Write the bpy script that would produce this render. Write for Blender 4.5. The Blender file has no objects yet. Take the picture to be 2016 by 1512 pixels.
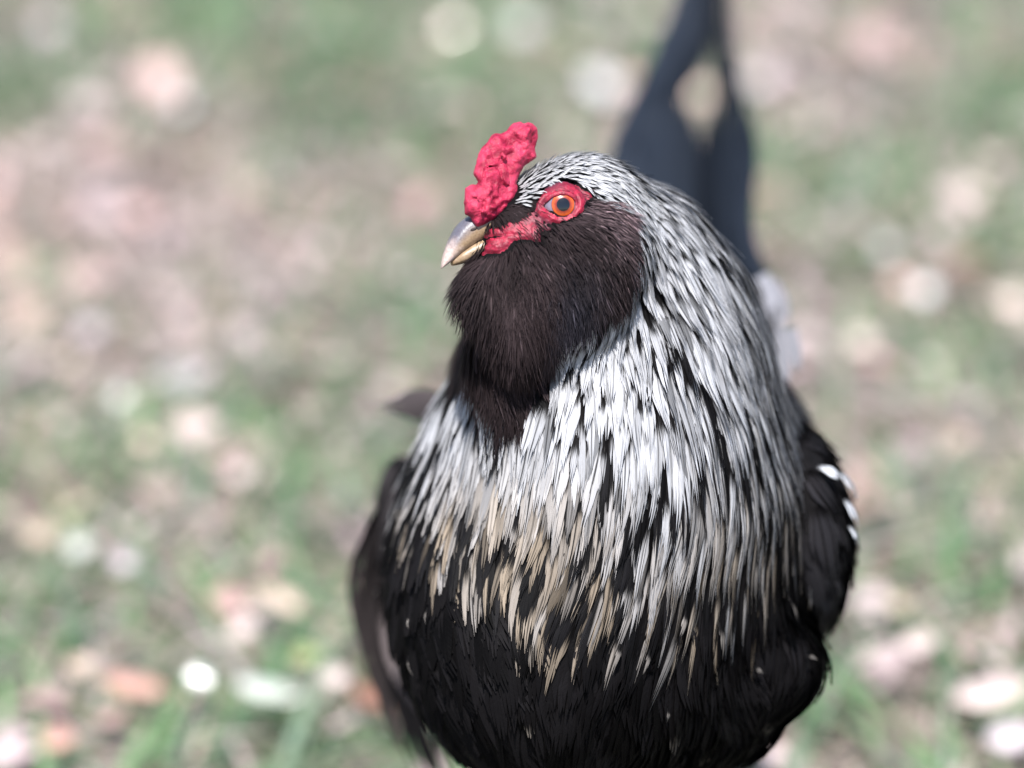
import bpy, math
import numpy as np
from mathutils import Vector, Matrix

rng = np.random.default_rng(7)
scene = bpy.context.scene
COL = scene.collection

# ------------------------------------------------------------------ camera
PITCH = math.radians(24.0)
CP, SP = math.cos(PITCH), math.sin(PITCH)
CAM = np.array([0.0, 0.0, 0.715])
R_ = np.array([1.0, 0.0, 0.0]); U_ = np.array([0.0, SP, CP]); F_ = np.array([0.0, CP, -SP])
FIELD = 0.32                       # width of the picture, in metres, one metre away
cd = bpy.data.cameras.new('camera')
cam = bpy.data.objects.new('camera', cd); COL.objects.link(cam)
cam.location = CAM
cam.rotation_euler = (math.radians(90) - PITCH, 0, 0)
cd.sensor_width = 36; cd.lens = 36 / FIELD
cd.clip_start = 0.02; cd.clip_end = 2000
cd.dof.use_dof = True; cd.dof.focus_distance = 0.998
cd.dof.aperture_fstop = 3.5
scene.camera = cam

# ------------------------------------------------------------------ light
SUN_EL, SUN_AZ = math.radians(66), math.radians(-5)    # azimuth from the viewer's side (-Y), negative towards -X
SUN = np.array([math.cos(SUN_EL) * math.sin(SUN_AZ), -math.cos(SUN_EL) * math.cos(SUN_AZ), math.sin(SUN_EL)])
w = bpy.data.worlds.new('World'); scene.world = w; w.use_nodes = True
nt = w.node_tree; nt.nodes.clear()
sky = nt.nodes.new('ShaderNodeTexSky'); sky.sky_type = 'NISHITA'; sky.sun_disc = False
sky.sun_elevation = SUN_EL; sky.sun_rotation = math.atan2(SUN[0], SUN[1])
bg = nt.nodes.new('ShaderNodeBackground'); bg.inputs['Strength'].default_value = 0.115
wo = nt.nodes.new('ShaderNodeOutputWorld')
nt.links.new(sky.outputs[0], bg.inputs[0]); nt.links.new(bg.outputs[0], wo.inputs[0])
sd = bpy.data.lights.new('sun', 'SUN'); sd.energy = 4.7; sd.angle = math.radians(0.5); sd.color = (1.0, 0.97, 0.935)
sun = bpy.data.objects.new('sun', sd); COL.objects.link(sun)
sun.rotation_euler = Vector(-SUN).to_track_quat('-Z', 'Y').to_euler()
sun.location = (-2, -2, 4)
vs = scene.view_settings
vs.view_transform = 'Standard'; vs.look = 'None'; vs.gamma = 1; vs.use_curve_mapping = False
vs.exposure = 0.79
scene.cycles.use_denoising = True
scene.cycles.max_bounces = 6; scene.cycles.diffuse_bounces = 3; scene.cycles.transparent_max_bounces = 8
scene.cycles.sample_clamp_indirect = 6

# ------------------------------------------------------------------ maths helpers
def nrm(a): return a / np.maximum(np.linalg.norm(a, axis=-1, keepdims=True), 1e-12)
def v3(*a): return np.array(a, float)
def PX(px, py, d):                 # viewer-frame point (right, up, away) seen in the photograph's pixel grid
    s = FIELD * d / 2016
    return np.array([(px - 1008) * s, (756 - py) * s, d])
def topx(p):
    s = FIELD * p[..., 2] / 2016
    return np.stack([p[..., 0] / s + 1008, 756 - p[..., 1] / s], -1)
def W(p):                          # viewer frame -> world
    p = np.asarray(p, float)
    return CAM + p[..., 0:1] * R_ + p[..., 1:2] * U_ + p[..., 2:3] * F_
def Wd(v):
    v = np.asarray(v, float)
    return v[..., 0:1] * R_ + v[..., 1:2] * U_ + v[..., 2:3] * F_
def fromW(p):
    q = np.asarray(p, float) - CAM
    return np.stack([q @ R_, q @ U_, q @ F_], -1)
WX, WY, WZ = v3(1, 0, 0), v3(0, SP, CP), v3(0, CP, -SP)     # world axes in the viewer frame
def ground_pt(px, py, z=0.0):
    d = F_ + (px - 1008) * FIELD / 2016 * R_ + (756 - py) * FIELD / 2016 * U_
    return CAM + d * ((z - CAM[2]) / d[2])
def smooth(x, a, b):
    t = np.clip((x - a) / (b - a), 0, 1); return t * t * (3 - 2 * t)
def inpoly(P, poly):
    poly = np.asarray(poly, float); x, y = P[..., 0], P[..., 1]; r = np.zeros(x.shape, bool)
    n = len(poly); j = n - 1
    for i in range(n):
        xi, yi = poly[i]; xj, yj = poly[j]
        r ^= ((yi > y) != (yj > y)) & (x < (xj - xi) * (y - yi) / (yj - yi + 1e-12) + xi); j = i
    return r
def polydist(P, poly):             # signed distance to a polygon, negative inside
    poly = np.asarray(poly, float); d = np.full(P.shape[:-1], 1e9)
    for i in range(len(poly)):
        a, b = poly[i - 1], poly[i]; ab = b - a
        t = np.clip(((P - a) @ ab) / (ab @ ab + 1e-12), 0, 1)
        d = np.minimum(d, np.linalg.norm(P - a - t[..., None] * ab, axis=-1))
    return np.where(inpoly(P, poly), -d, d)
def _hash(i, s):
    h = (i[..., 0] * 374761393 + i[..., 1] * 668265263 + i[..., 2] * 2147483647 + s * 974634777) & 0xffffffff
    h = ((h ^ (h >> 13)) * 1274126177) & 0xffffffff
    return ((h ^ (h >> 16)) & 0xffff) / 65535.0
def vnoise(p, s=0):
    p = np.asarray(p, float); i = np.floor(p).astype(np.int64); f = p - i; f = f * f * (3 - 2 * f); r = 0
    for dx in (0, 1):
        for dy in (0, 1):
            for dz in (0, 1):
                wgt = (f[..., 0] if dx else 1 - f[..., 0]) * (f[..., 1] if dy else 1 - f[..., 1]) * (f[..., 2] if dz else 1 - f[..., 2])
                r = r + wgt * _hash(i + np.array([dx, dy, dz]), s)
    return r

# ------------------------------------------------------------------ objects helpers
def tag(o, label=None, cat=None, group=None, kind=None):
    for k, v in (('label', label), ('category', cat), ('group', group), ('kind', kind)):
        if v: o[k] = v
    return o
def mesh_from(name, V, faces, mats, smooth_=True):
    me = bpy.data.meshes.new(name); me.from_pydata([tuple(v) for v in V], [], [tuple(int(i) for i in f) for f in faces])
    for m in (mats if isinstance(mats, (list, tuple)) else [mats]): me.materials.append(m)
    if smooth_: me.polygons.foreach_set('use_smooth', [True] * len(me.polygons))
    me.update(); return me
def quads_mesh(name, V, Q, mat):   # fast path, all quads
    me = bpy.data.meshes.new(name)
    me.vertices.add(len(V)); me.vertices.foreach_set('co', np.ascontiguousarray(V, np.float32).ravel())
    me.loops.add(Q.size); me.loops.foreach_set('vertex_index', np.ascontiguousarray(Q, np.int32).ravel())
    me.polygons.add(len(Q)); me.polygons.foreach_set('loop_start', np.arange(0, Q.size, 4, dtype=np.int32))
    me.polygons.foreach_set('loop_total', np.full(len(Q), 4, np.int32))
    me.polygons.foreach_set('use_smooth', np.ones(len(Q), bool))
    me.materials.append(mat); me.update(calc_edges=True); return me
def col_attr(me, name, A):
    a = me.attributes.new(name, 'FLOAT_COLOR', 'POINT'); a.data.foreach_set('color', np.ascontiguousarray(A, np.float32).ravel())
def link(name, me, parent=None, loc=(0, 0, 0)):
    o = bpy.data.objects.new(name, me); COL.objects.link(o); o.location = loc
    if parent is not None: o.parent = parent
    return o

# ------------------------------------------------------------------ material helpers
def new_mat(name):
    m = bpy.data.materials.new(name); m.use_nodes = True
    t = m.node_tree; b = t.nodes['Principled BSDF']; return m, t, b
def N(t, kind, **kw):
    n = t.nodes.new(kind)
    for k, v in kw.items(): setattr(n, k, v)
    return n
def link_in(t, sock, v):
    if isinstance(v, bpy.types.NodeSocket): t.links.new(v, sock)
    else: sock.default_value = v
def M(t, op, a, b=None, c=None, clamp=False):
    n = N(t, 'ShaderNodeMath', operation=op, use_clamp=clamp); link_in(t, n.inputs[0], a)
    if b is not None: link_in(t, n.inputs[1], b)
    if c is not None: link_in(t, n.inputs[2], c)
    return n.outputs[0]
def MIX(t, f, a, b, mode='MIX'):
    n = N(t, 'ShaderNodeMix', data_type='RGBA', blend_type=mode)
    link_in(t, n.inputs[0], f); link_in(t, n.inputs[6], a); link_in(t, n.inputs[7], b); return n.outputs[2]
def RANGE(t, v, a, b, c=0.0, d=1.0, sm=True):
    n = N(t, 'ShaderNodeMapRange', interpolation_type='SMOOTHSTEP' if sm else 'LINEAR')
    for i, x in enumerate((v, a, b, c, d)): link_in(t, n.inputs[i], x)
    return n.outputs[0]
def NOISE(t, vec, scale, detail=3, rough=0.55):
    n = N(t, 'ShaderNodeTexNoise'); n.inputs['Scale'].default_value = scale; n.inputs['Detail'].default_value = detail
    n.inputs['Roughness'].default_value = rough
    if vec is not None: t.links.new(vec, n.inputs['Vector'])
    return n
def c4(r, g, b): return (r, g, b, 1.0)

def feather_material(name, rough=0.5, spec=0.35, sheen_blue=0.0, transl=0.18):
    m, t, b = new_mat(name)
    uv = N(t, 'ShaderNodeUVMap', uv_map='fuv').outputs[0]
    sx = N(t, 'ShaderNodeSeparateXYZ'); t.links.new(uv, sx.inputs[0]); u, v = sx.outputs[0], sx.outputs[1]
    ca = N(t, 'ShaderNodeAttribute', attribute_name='ca'); cb = N(t, 'ShaderNodeAttribute', attribute_name='cb')
    sc = N(t, 'ShaderNodeSeparateColor'); t.links.new(cb.outputs['Color'], sc.inputs[0])
    basef, shaft, edge, rnd = sc.outputs[0], sc.outputs[1], sc.outputs[2], cb.outputs['Alpha']
    c = M(t, 'ABSOLUTE', M(t, 'SUBTRACT', M(t, 'MULTIPLY', u, 2.0), 1.0))
    # barb streaks
    cx = N(t, 'ShaderNodeCombineXYZ')
    q = M(t, 'SUBTRACT', M(t, 'MULTIPLY', v, 26.0), M(t, 'MULTIPLY', c, 7.0))
    t.links.new(q, cx.inputs[0]); t.links.new(M(t, 'MULTIPLY', u, 5.0), cx.inputs[1]); t.links.new(M(t, 'MULTIPLY', rnd, 90.0), cx.inputs[2])
    n1 = NOISE(t, cx.outputs[0], 1.0, 2).outputs[0]
    cy = N(t, 'ShaderNodeCombineXYZ')
    t.links.new(M(t, 'MULTIPLY', u, 22.0), cy.inputs[0]); t.links.new(M(t, 'MULTIPLY', v, 2.4), cy.inputs[1]); t.links.new(M(t, 'MULTIPLY', rnd, 57.0), cy.inputs[2])
    n2 = NOISE(t, cy.outputs[0], 1.0, 3).outputs[0]
    wob = M(t, 'MULTIPLY', M(t, 'SUBTRACT', n2, 0.5), 0.5)
    vv = M(t, 'ADD', v, wob)
    dark_base = M(t, 'SUBTRACT', 1.0, RANGE(t, vv, M(t, 'SUBTRACT', basef, 0.10), M(t, 'ADD', basef, 0.10)))
    dark_shaft = M(t, 'MULTIPLY', shaft, M(t, 'SUBTRACT', 1.0, RANGE(t, M(t, 'ADD', c, M(t, 'MULTIPLY', wob, 0.5)), 0.05, 0.2)))
    dark_edge = RANGE(t, M(t, 'ADD', c, M(t, 'MULTIPLY', wob, 1.1)), M(t, 'SUBTRACT', edge, 0.12), M(t, 'ADD', edge, 0.12))
    dk = M(t, 'MAXIMUM', M(t, 'MAXIMUM', dark_base, dark_shaft), dark_edge, clamp=True)
    streak = M(t, 'ADD', 0.62, M(t, 'ADD', M(t, 'MULTIPLY', n1, 0.40), M(t, 'MULTIPLY', n2, 0.36)))
    tip = MIX(t, 1.0, ca.outputs['Color'], streak, 'MULTIPLY')
    cxx = N(t, 'ShaderNodeCombineXYZ')
    col = MIX(t, dk, tip, c4(0.0048, 0.0043, 0.0046))
    t.links.new(col, b.inputs['Base Color'])
    b.inputs['Roughness'].default_value = rough; b.inputs['Specular IOR Level'].default_value = spec
    if sheen_blue:
        b.inputs['Sheen Weight'].default_value = sheen_blue; b.inputs['Sheen Tint'].default_value = c4(0.55, 0.65, 0.9); b.inputs['Sheen Roughness'].default_value = 0.4
    bp = N(t, 'ShaderNodeBump'); bp.inputs['Strength'].default_value = 0.35; bp.inputs['Distance'].default_value = 0.0004
    t.links.new(M(t, 'ADD', n1, n2), bp.inputs['Height']); t.links.new(bp.outputs[0], b.inputs['Normal'])
    if transl:
        tr = N(t, 'ShaderNodeBsdfTranslucent'); t.links.new(col, tr.inputs[0])
        mx = N(t, 'ShaderNodeMixShader'); mx.inputs[0].default_value = transl
        t.links.new(b.outputs[0], mx.inputs[1]); t.links.new(tr.outputs[0], mx.inputs[2])
        t.links.new(mx.outputs[0], t.nodes['Material Output'].inputs[0])
    return m
MAT_PLUME = feather_material('plumage', 0.6, 0.10)
MAT_DARK = feather_material('dark_plumage', 0.6, 0.035, 0.0, 0.0)
MAT_TAIL = feather_material('tail_plumage', 0.45, 0.22, 0.03, 0.0)

def plain(name, col, rough=0.6, spec=0.4, noise=0.25, scale=40, bump=0.0, sss=0.0, coat=0.0):
    m, t, b = new_mat(name)
    tc = N(t, 'ShaderNodeTexCoord').outputs['Object']
    n = NOISE(t, tc, scale, 4).outputs[0]
    f = RANGE(t, n, 0.3, 0.7, 1 - noise, 1 + noise, False)
    t.links.new(MIX(t, 1.0, c4(*col), f, 'MULTIPLY'), b.inputs['Base Color'])
    b.inputs['Roughness'].default_value = rough; b.inputs['Specular IOR Level'].default_value = spec
    if sss:
        b.inputs['Subsurface Weight'].default_value = sss; b.inputs['Subsurface Radius'].default_value = (1.0, 0.25, 0.2); b.inputs['Subsurface Scale'].default_value = 0.002
    if coat: b.inputs['Coat Weight'].default_value = coat; b.inputs['Coat Roughness'].default_value = 0.03
    if bump:
        bp = N(t, 'ShaderNodeBump'); bp.inputs['Strength'].default_value = bump; bp.inputs['Distance'].default_value = 0.001
        n3 = NOISE(t, tc, scale * 8, 4).outputs[0]
        t.links.new(n3, bp.inputs['Height']); t.links.new(bp.outputs[0], b.inputs['Normal'])
    return m

# ------------------------------------------------------------------ signed distance shapes (viewer frame, metres)
class Shape:
    def __init__(s, k=0.006): s.e = []; s.k = k; s.cut = []
    def add(s, c, r, B=None):
        s.e.append((np.asarray(c, float), np.asarray(r, float) * 0.01, None if B is None else np.asarray(B, float))); return s
    def __call__(s, p):
        acc = 0.0
        for c, r, B in s.e:
            q = p - c
            if B is not None: q = q @ B.T
            k0 = np.linalg.norm(q / r, axis=-1); k1 = np.linalg.norm(q / (r * r), axis=-1)
            d = np.where(k0 < 1e-6, -r.min(), k0 * (k0 - 1) / np.maximum(k1, 1e-9))
            acc = acc + np.exp(-np.clip(d / s.k, -60, 60))
        d = -s.k * np.log(np.maximum(acc, 1e-30))
        for c, r in s.cut: d = np.maximum(d, r - np.linalg.norm(p - c, axis=-1))
        return d
    def grad(s, p, h=4e-4):
        g = np.stack([s(p + np.eye(3)[i] * h) - s(p - np.eye(3)[i] * h) for i in range(3)], -1)
        return nrm(g)
    def project(s, p, iso=0.0, n=3):
        for _ in range(n): p = p - s.grad(p) * (s(p) - iso)[..., None]
        return p
def surface_nets(f, lo, hi, h):
    lo, hi = np.asarray(lo, float), np.asarray(hi, float)
    n = np.ceil((hi - lo) / h).astype(int) + 1
    ax = [lo[i] + np.arange(n[i]) * h for i in range(3)]
    vals = np.empty(n)
    for i in range(n[0]):
        Y, Z = np.meshgrid(ax[1], ax[2], indexing='ij')
        vals[i] = f(np.stack([np.full_like(Y, ax[0][i]), Y, Z], -1))
    ins = vals < 0
    cnt = np.zeros(n - 1); acc = np.zeros(tuple(n - 1) + (3,))
    corners = [(a, b, c) for a in (0, 1) for b in (0, 1) for c in (0, 1)]
    sl = lambda o: tuple(slice(o[i], n[i] - 1 + o[i]) for i in range(3))
    for a in corners:
        for axis in range(3):
            if a[axis]: continue
            b = list(a); b[axis] = 1; b = tuple(b)
            va, vb = vals[sl(a)], vals[sl(b)]; cr = (va < 0) != (vb < 0)
            t = np.where(cr, va / np.where(cr, va - vb, 1), 0)
            pos = np.zeros(acc.shape)
            for i in range(3): pos[..., i] = a[i]
            pos[..., axis] += t
            acc += pos * cr[..., None]; cnt += cr
    act = cnt > 0; idx = np.full(n - 1, -1); idx[act] = np.arange(act.sum())
    g = np.argwhere(act); V = lo + (g + acc[act] / cnt[act][:, None]) * h
    Q = []
    for axis in range(3):
        u, w_ = [(1, 2), (2, 0), (0, 1)][axis]
        s0 = [slice(None)] * 3; s1 = [slice(None)] * 3
        s0[axis] = slice(0, n[axis] - 1); s1[axis] = slice(1, n[axis])
        A, B = ins[tuple(s0)], ins[tuple(s1)]
        e = np.argwhere(A != B)
        ok = (e[:, u] > 0) & (e[:, w_] > 0) & (e[:, u] < n[u] - 1) & (e[:, w_] < n[w_] - 1); e = e[ok]
        flip = B[tuple(e.T)]
        def at(du, dw):
            q = e.copy(); q[:, u] += du; q[:, w_] += dw; return idx[tuple(q.T)]
        q = np.stack([at(-1, -1), at(0, -1), at(0, 0), at(-1, 0)], -1)
        q[flip] = q[flip][:, ::-1]; Q.append(q)
    return V, np.concatenate(Q)

# ------------------------------------------------------------------ the hen: frames and body
HEADC = PX(1128, 408, 1.012)
Hf = nrm(v3(-4.1, -1.6, -1.7))                     # where the beak points
Hl = nrm(v3(0, 0, -1) - Hf * (v3(0, 0, -1) @ Hf))  # the side of the head turned to the viewer
Hu = nrm(np.cross(Hl, Hf)); Hu = Hu if Hu[1] > 0 else -Hu
def PL(px, py, off=0.0):                           # a point of the head's middle plane (moved sideways by off)
    d = v3((px - 1008) * FIELD / 2016, (756 - py) * FIELD / 2016, 1.0)
    return d * (((HEADC + Hl * off) @ Hl) / (d @ Hl))
YAW = math.radians(14)
BX = WX * math.cos(YAW) - WY * math.sin(YAW); BY = WX * math.sin(YAW) + WY * math.cos(YAW); BZ = WZ
BODYB = np.stack([BX, BY, BZ])
HEADB = np.stack([Hf, Hu, Hl])

S = Shape(0.0042)
S.add(HEADC, (2.0, 1.5, 1.45), HEADB)
S.add(PL(1052, 436), (1.25, 1.0, 0.95), HEADB)
S.add(PL(1003, 466), (0.85, 0.62, 0.68), HEADB)
# beard and muffs
S.add(PL(950, 568, .001), (0.62, 0.6, 0.65), HEADB)
S.add(PX(1172, 510, 1.004), (1.3, 1.5, 1.35))
S.add(PX(1060, 550, 1.002), (1.5, 1.0, 1.2))
S.add(PX(1018, 612, 1.001), (1.12, 1.2, 1.0))
S.add(PX(988, 712, 1.016), (1.0, 1.7, 1.0))
S.add(PX(1125, 600, 1.006), (1.4, 1.2, 1.05))
# neck
S.add(PX(1185, 470, 1.025), (1.9, 1.9, 1.8))
S.add(PX(1262, 478, 1.035), (1.9, 1.7, 1.8))
S.add(PX(1244, 585, 1.045), (3.6, 2.6, 3.0))
S.add(PX(1214, 715, 1.058), (4.95, 3.4, 5.2))
S.add(PX(1200, 870, 1.070), (5.7, 4.2, 7.0))
S.add(PX(1205, 1000, 1.080), (6.3, 4.5, 8.1))
# body
S.add(PX(1207, 1085, 1.10), (7.25, 11.0, 7.4), BODYB)
S.add(PX(1340, 720, 1.17), (3.4, 6.0, 3.4), BODYB)
S.add(PX(1345, 560, 1.24), (1.5, 3.4, 1.5), BODYB)
S.add(PX(1505, 1315, 1.055), (1.9, 1.6, 2.0))
S.add(PX(1440, 1400, 1.07), (1.6, 1.6, 1.8))

# eye socket
def march_px(px, py, f, d0=0.93, n=60):
    d = v3((px - 1008) * FIELD / 2016, (756 - py) * FIELD / 2016, 1.0) if np.isscalar(px) else \
        np.stack([(px - 1008) * FIELD / 2016, (756 - py) * FIELD / 2016, np.ones_like(px)], -1)
    t = np.full(np.shape(px), d0)
    for _ in range(n): t = t + f(d * t[..., None]) * 0.8
    return d * t[..., None]
E0 = march_px(np.array([1104.0]), np.array([404.0]), S)[0]
EYE_R = 0.0075
EYEC = E0 * (1 + (EYE_R - 0.0014) / np.linalg.norm(E0))
EYEC2 = EYEC - 2 * Hl * ((EYEC - HEADC) @ Hl)
SFACE = Shape(S.k); SFACE.e = S.e
S.cut = [(EYEC, EYE_R - 0.0003), (EYEC2, EYE_R - 0.0003)]

# ------------------------------------------------------------------ regions
COMB = [(916, 422), (914, 400), (915, 389), (917, 370), (928, 364), (939, 365), (941, 357), (932, 342), (938, 322), (942, 303), (950, 289), (959, 281), (968, 267),
        (976, 262), (986, 264), (998, 258), (1004, 248), (1012, 242), (1026, 240), (1032, 245), (1038, 241), (1048, 243), (1057, 252), (1059, 270), (1053, 292), (1056, 310),
        (1044, 318), (1031, 327), (1022, 344), (1016, 361), (1021, 374), (1014, 394), (996, 414), (970, 433), (953, 442), (939, 447), (931, 437), (926, 426)]
FACE = [(945, 452), (975, 443), (1014, 432), (1036, 420), (1053, 404), (1058, 388), (1064, 380), (1085, 370), (1112, 364), (1140, 366), (1160, 374), (1170, 388),
        (1160, 402), (1147, 418), (1131, 430), (1112, 437), (1092, 441), (1086, 455), (1064, 458), (1070, 482), (1042, 474), (1016, 476), (1008, 487), (996, 497), (974, 504),
        (948, 506), (946, 500), (956, 480)]
EYEHOLE = [(1103 + (x - 1103) * 1.05, 404 + (y - 404) * 1.05) for x, y in [(1066, 408), (1073, 397), (1084, 387), (1098, 381), (1113, 380), (1127, 386), (1135, 397), (1135, 411), (1127, 423), (1114, 430), (1098, 429), (1083, 421)]]
BEARD = [(893, 545), (935, 512), (975, 508), (1005, 500), (1030, 482), (1068, 484), (1075, 462), (1100, 450), (1148, 428), (1165, 406), (1200, 402), (1215, 415), (1226, 450), (1228, 510), (1218, 555), (1190, 580), (1150, 602), (1110, 628), (1080, 672), (1052, 725), (1016, 768), (980, 752), (945, 718), (915, 682), (897, 640), (893, 600)]
CROWN = [(1008, 398), (1012, 360), (1018, 318), (1050, 285), (1120, 285), (1220, 330), (1300, 400), (1245, 405), (1176, 388), (1150, 369), (1112, 363), (1080, 369), (1058, 382), (1045, 402), (1014, 408)]
LORE = [(935, 448), (965, 440), (1008, 402), (1030, 404), (1062, 376), (1054, 404), (1036, 424), (1010, 434), (975, 446), (950, 456)]
WB = np.array([(740, 780), (790, 850), (810, 945), (830, 1025), (850, 1078), (885, 1125), (950, 1162), (1000, 1195), (1060, 1235), (1110, 1245), (1180, 1290), (1250, 1300), (1330, 1260), (1400, 1215), (1480, 1190), (1540, 1150), (1590, 1070), (1615, 980), (1625, 880), (1640, 820), (1800, 700)], float)
def white_edge(x): return np.interp(x, WB[:, 0], WB[:, 1])
FLOW = np.array([  # px, py, direction
    (1040, 340, 1.0, -.35), (1100, 310, 1, .12), (1050, 375, .9, .3), (1180, 340, 1, .45), (1250, 390, .9, .6), (1330, 420, .75, .7), (1300, 500, .45, 1), (1420, 560, .45, 1), (1270, 620, .12, 1),
    (1480, 720, .32, 1), (1350, 760, .15, 1), (1550, 880, .25, 1), (1230, 800, -.03, 1), (1420, 950, -.06, 1), (1580, 1050, .0, 1), (1500, 1150, -.08, 1), (1380, 1120, -.25, 1),
    (1250, 1050, -.22, 1), (1150, 1180, -.45, 1), (1280, 1250, -.35, 1), (1050, 1080, -.28, 1), (1000, 940, -.08, 1), (1100, 850, -.12, 1), (860, 780, -.30, 1), (850, 900, -.02, 1), (830, 1050, .22, 1),
    (900, 1120, .42, 1), (960, 1060, .05, 1), (880, 680, -.4, 1), (940, 1250, .3, 1), (1100, 1400, -.05, 1), (800, 1250, .25, 1), (1450, 1350, .6, .6), (1600, 1250, -.3, 1), (1560, 1400, -.5, .8),
    (960, 600, -.15, 1), (940, 700, .08, 1), (1000, 800, .12, 1), (1080, 600, .1, 1), (1150, 540, .2, 1), (1200, 470, .6, 1), (1150, 450, .9, .5), (1220, 560, .3, 1), (1150, 660, -.05, 1), (1000, 540, .1, 1), (930, 540, -.4, 1), (1080, 500, .5, .9), (1080, 660, .1, 1),
    (1440, 520, .5, 1), (1500, 640, .3, 1), (1180, 410, 1, .35)], float)
VIEW = v3(0, 0, -1)
def flow(p, n):
    q = topx(p); d2 = ((q[:, None, :] - FLOW[None, :, :2]) ** 2).sum(-1)
    wg = 1 / (d2 + 25 ** 2) ** 1.6; f = nrm(FLOW[:, 2:])
    v = (wg @ f) / wg.sum(1, keepdims=True)
    t = np.stack([v[:, 0], -v[:, 1], np.zeros(len(v))], -1)
    back = nrm(BY * 0.8 - BZ * 0.6)
    b = smooth(n @ VIEW, -0.35, 0.05)[:, None]
    t = t * b + back * (1 - b)
    t = t - n * (t * n).sum(-1, keepdims=True)
    return nrm(t)

# ------------------------------------------------------------------ feather growing
def grow(f, P, L, h0, h1, seg=7, dirs=None, jit=0.0, flowf=None):
    """paths that hug the surface f, rising from h0 to h1 above it"""
    n = f.grad(P); t = dirs if dirs is not None else (flowf or flow)(P, n)
    if jit:
        a = rng.normal(0, jit, len(P))[:, None]; t = nrm(t * np.cos(a) + np.cross(n, t) * np.sin(a)); off = a
    else: off = np.zeros((len(P), 1))
    path = [P + n * h0[:, None]]; nn = [n]; tt = [t]; p = P.copy()
    for k in range(1, seg + 1):
        p = p + t * (L / seg)[:, None]
        n = f.grad(p); h = h0 + (h1 - h0) * (k / seg) ** 1.2
        p0 = p - n * f(p)[:, None]
        path.append(p0 + n * h[:, None])
        if dirs is None:
            t2 = (flowf or flow)(p0, n); t2 = nrm(t2 * np.cos(off) + np.cross(n, t2) * np.sin(off)); t = nrm(t * 0.5 + t2 * 0.5)
        t = nrm(t - n * (t * n).sum(-1, keepdims=True))
        nn.append(n); tt.append(t); p = p0
    return np.stack(path, 1), np.stack(nn, 1), np.stack(tt, 1)

def strips(path, nn, tt, width, nst, fray=0.15, tipround=0.35, prof=(0.4, 1.0, 0.45), camber=0.25, rows=7, wob=0.0, wpath=None):
    """each feather = nst tapering strips lying side by side -> V (N, nst, rows, 2, 3), UV"""
    Nn, K = path.shape[:2]
    side = nrm(np.cross(nn, tt))
    uc = (np.arange(nst) + 0.5) / nst * 2 - 1
    uc = uc[None, :] + rng.normal(0, 0.35 / nst, (Nn, nst)) * (nst > 1)
    vend = 1 - tipround * np.abs(uc) ** 1.7 - fray * rng.random((Nn, nst)) * (0.3 + 0.7 * np.abs(uc))
    hw = 1.25 / nst
    r = np.linspace(0, 1, rows)
    v = r[None, None, :] * vend[..., None]
    x = v * (K - 1); i0 = np.clip(np.floor(x).astype(int), 0, K - 2); f = (x - i0)[..., None]
    ar = np.arange(Nn)[:, None, None]
    def lerp(A): return A[ar, i0] * (1 - f) + A[ar, i0 + 1] * f
    P, D, Z = lerp(path), lerp(side), lerp(nn)
    wp = np.interp(v, [0, 0.12, 0.45, 0.8, 1.0], [prof[0] * 0.6, prof[0], prof[1], (prof[1] + prof[2]) / 2, prof[2]])
    if wpath is not None: wp = np.interp(v, np.linspace(0, 1, len(wpath)), np.asarray(wpath) / width[0])
    tap = np.interp(r, [0, 0.62, 0.85, 1.0], [1, 1, 0.62, 0.04])[None, None, :]
    wd = width[:, None, None] * 0.5
    out = []; uvs = []
    zr = rng.normal(0, 0.05, (Nn, nst))[..., None]
    bend = rng.normal(0, 1, (Nn, nst))[..., None] * wob * r[None, None, :] ** 2
    for sgn in (-1, 1):
        uu = uc[..., None] + sgn * hw * tap
        lat = wd * wp * (uu + bend)
        z = wd * (-camber * uu ** 2 + zr * wp + sgn * 0.04)
        out.append(P + D * lat[..., None] + Z * z[..., None])
        uvs.append(np.stack([np.clip(uu * 0.5 + 0.5, 0, 1), v], -1))
    return np.stack(out, 3), np.stack(uvs, 3)

def feather_mesh(name, V, UV, ca, cb, mat, base):
    """V (N,S,R,2,3); ca, cb (N,4)"""
    Nn, Sn, Rn = V.shape[:3]
    nv = Sn * Rn * 2
    q = []
    for s in range(Sn):
        for k in range(Rn - 1):
            o = (s * Rn + k) * 2; q.append((o, o + 1, o + 3, o + 2))
    q = np.array(q)
    Q = (q[None] + (np.arange(Nn) * nv)[:, None, None]).reshape(-1, 4)
    me = quads_mesh(name, W(V.reshape(-1, 3)) - base, Q, mat)
    uvl = me.uv_layers.new(name='fuv')
    uvl.data.foreach_set('uv', np.ascontiguousarray(UV.reshape(-1, 2)[Q.ravel()], np.float32).ravel())
    col_attr(me, 'ca', np.repeat(ca, nv, 0)); col_attr(me, 'cb', np.repeat(cb, nv, 0))
    return me

# ------------------------------------------------------------------ hen root and body mesh
BODY_W = W(PX(1225, 1090, 1.10))
BASE = np.array([BODY_W[0], BODY_W[1] - 0.005, 0.0])
hen = bpy.data.objects.new('hen', None); COL.objects.link(hen); hen.location = BASE; hen.empty_display_size = 0.1
tag(hen, 'black hen with silver white neck feathers, red comb and brown beard standing on the grass', 'hen')
def part(name, V, F, mat, parent=None, world=False):
    Vw = (V if world else W(np.asarray(V))) - BASE
    return link(name, mesh_from(name, Vw, F, mat), parent or hen)

MAT_SKIN_UNDER = plain('dark_down', (0.005, 0.0045, 0.005), 0.9, 0.1, 0.4, 300)
bV, bQ = surface_nets(S, PX(1200, 900, 1.10) - v3(.115, .14, .22), PX(1200, 900, 1.10) + v3(.115, .14, .22), 0.0027)
bV = S.project(bV, 0, 2)
body = part('body', bV, bQ, MAT_SKIN_UNDER)

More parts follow.
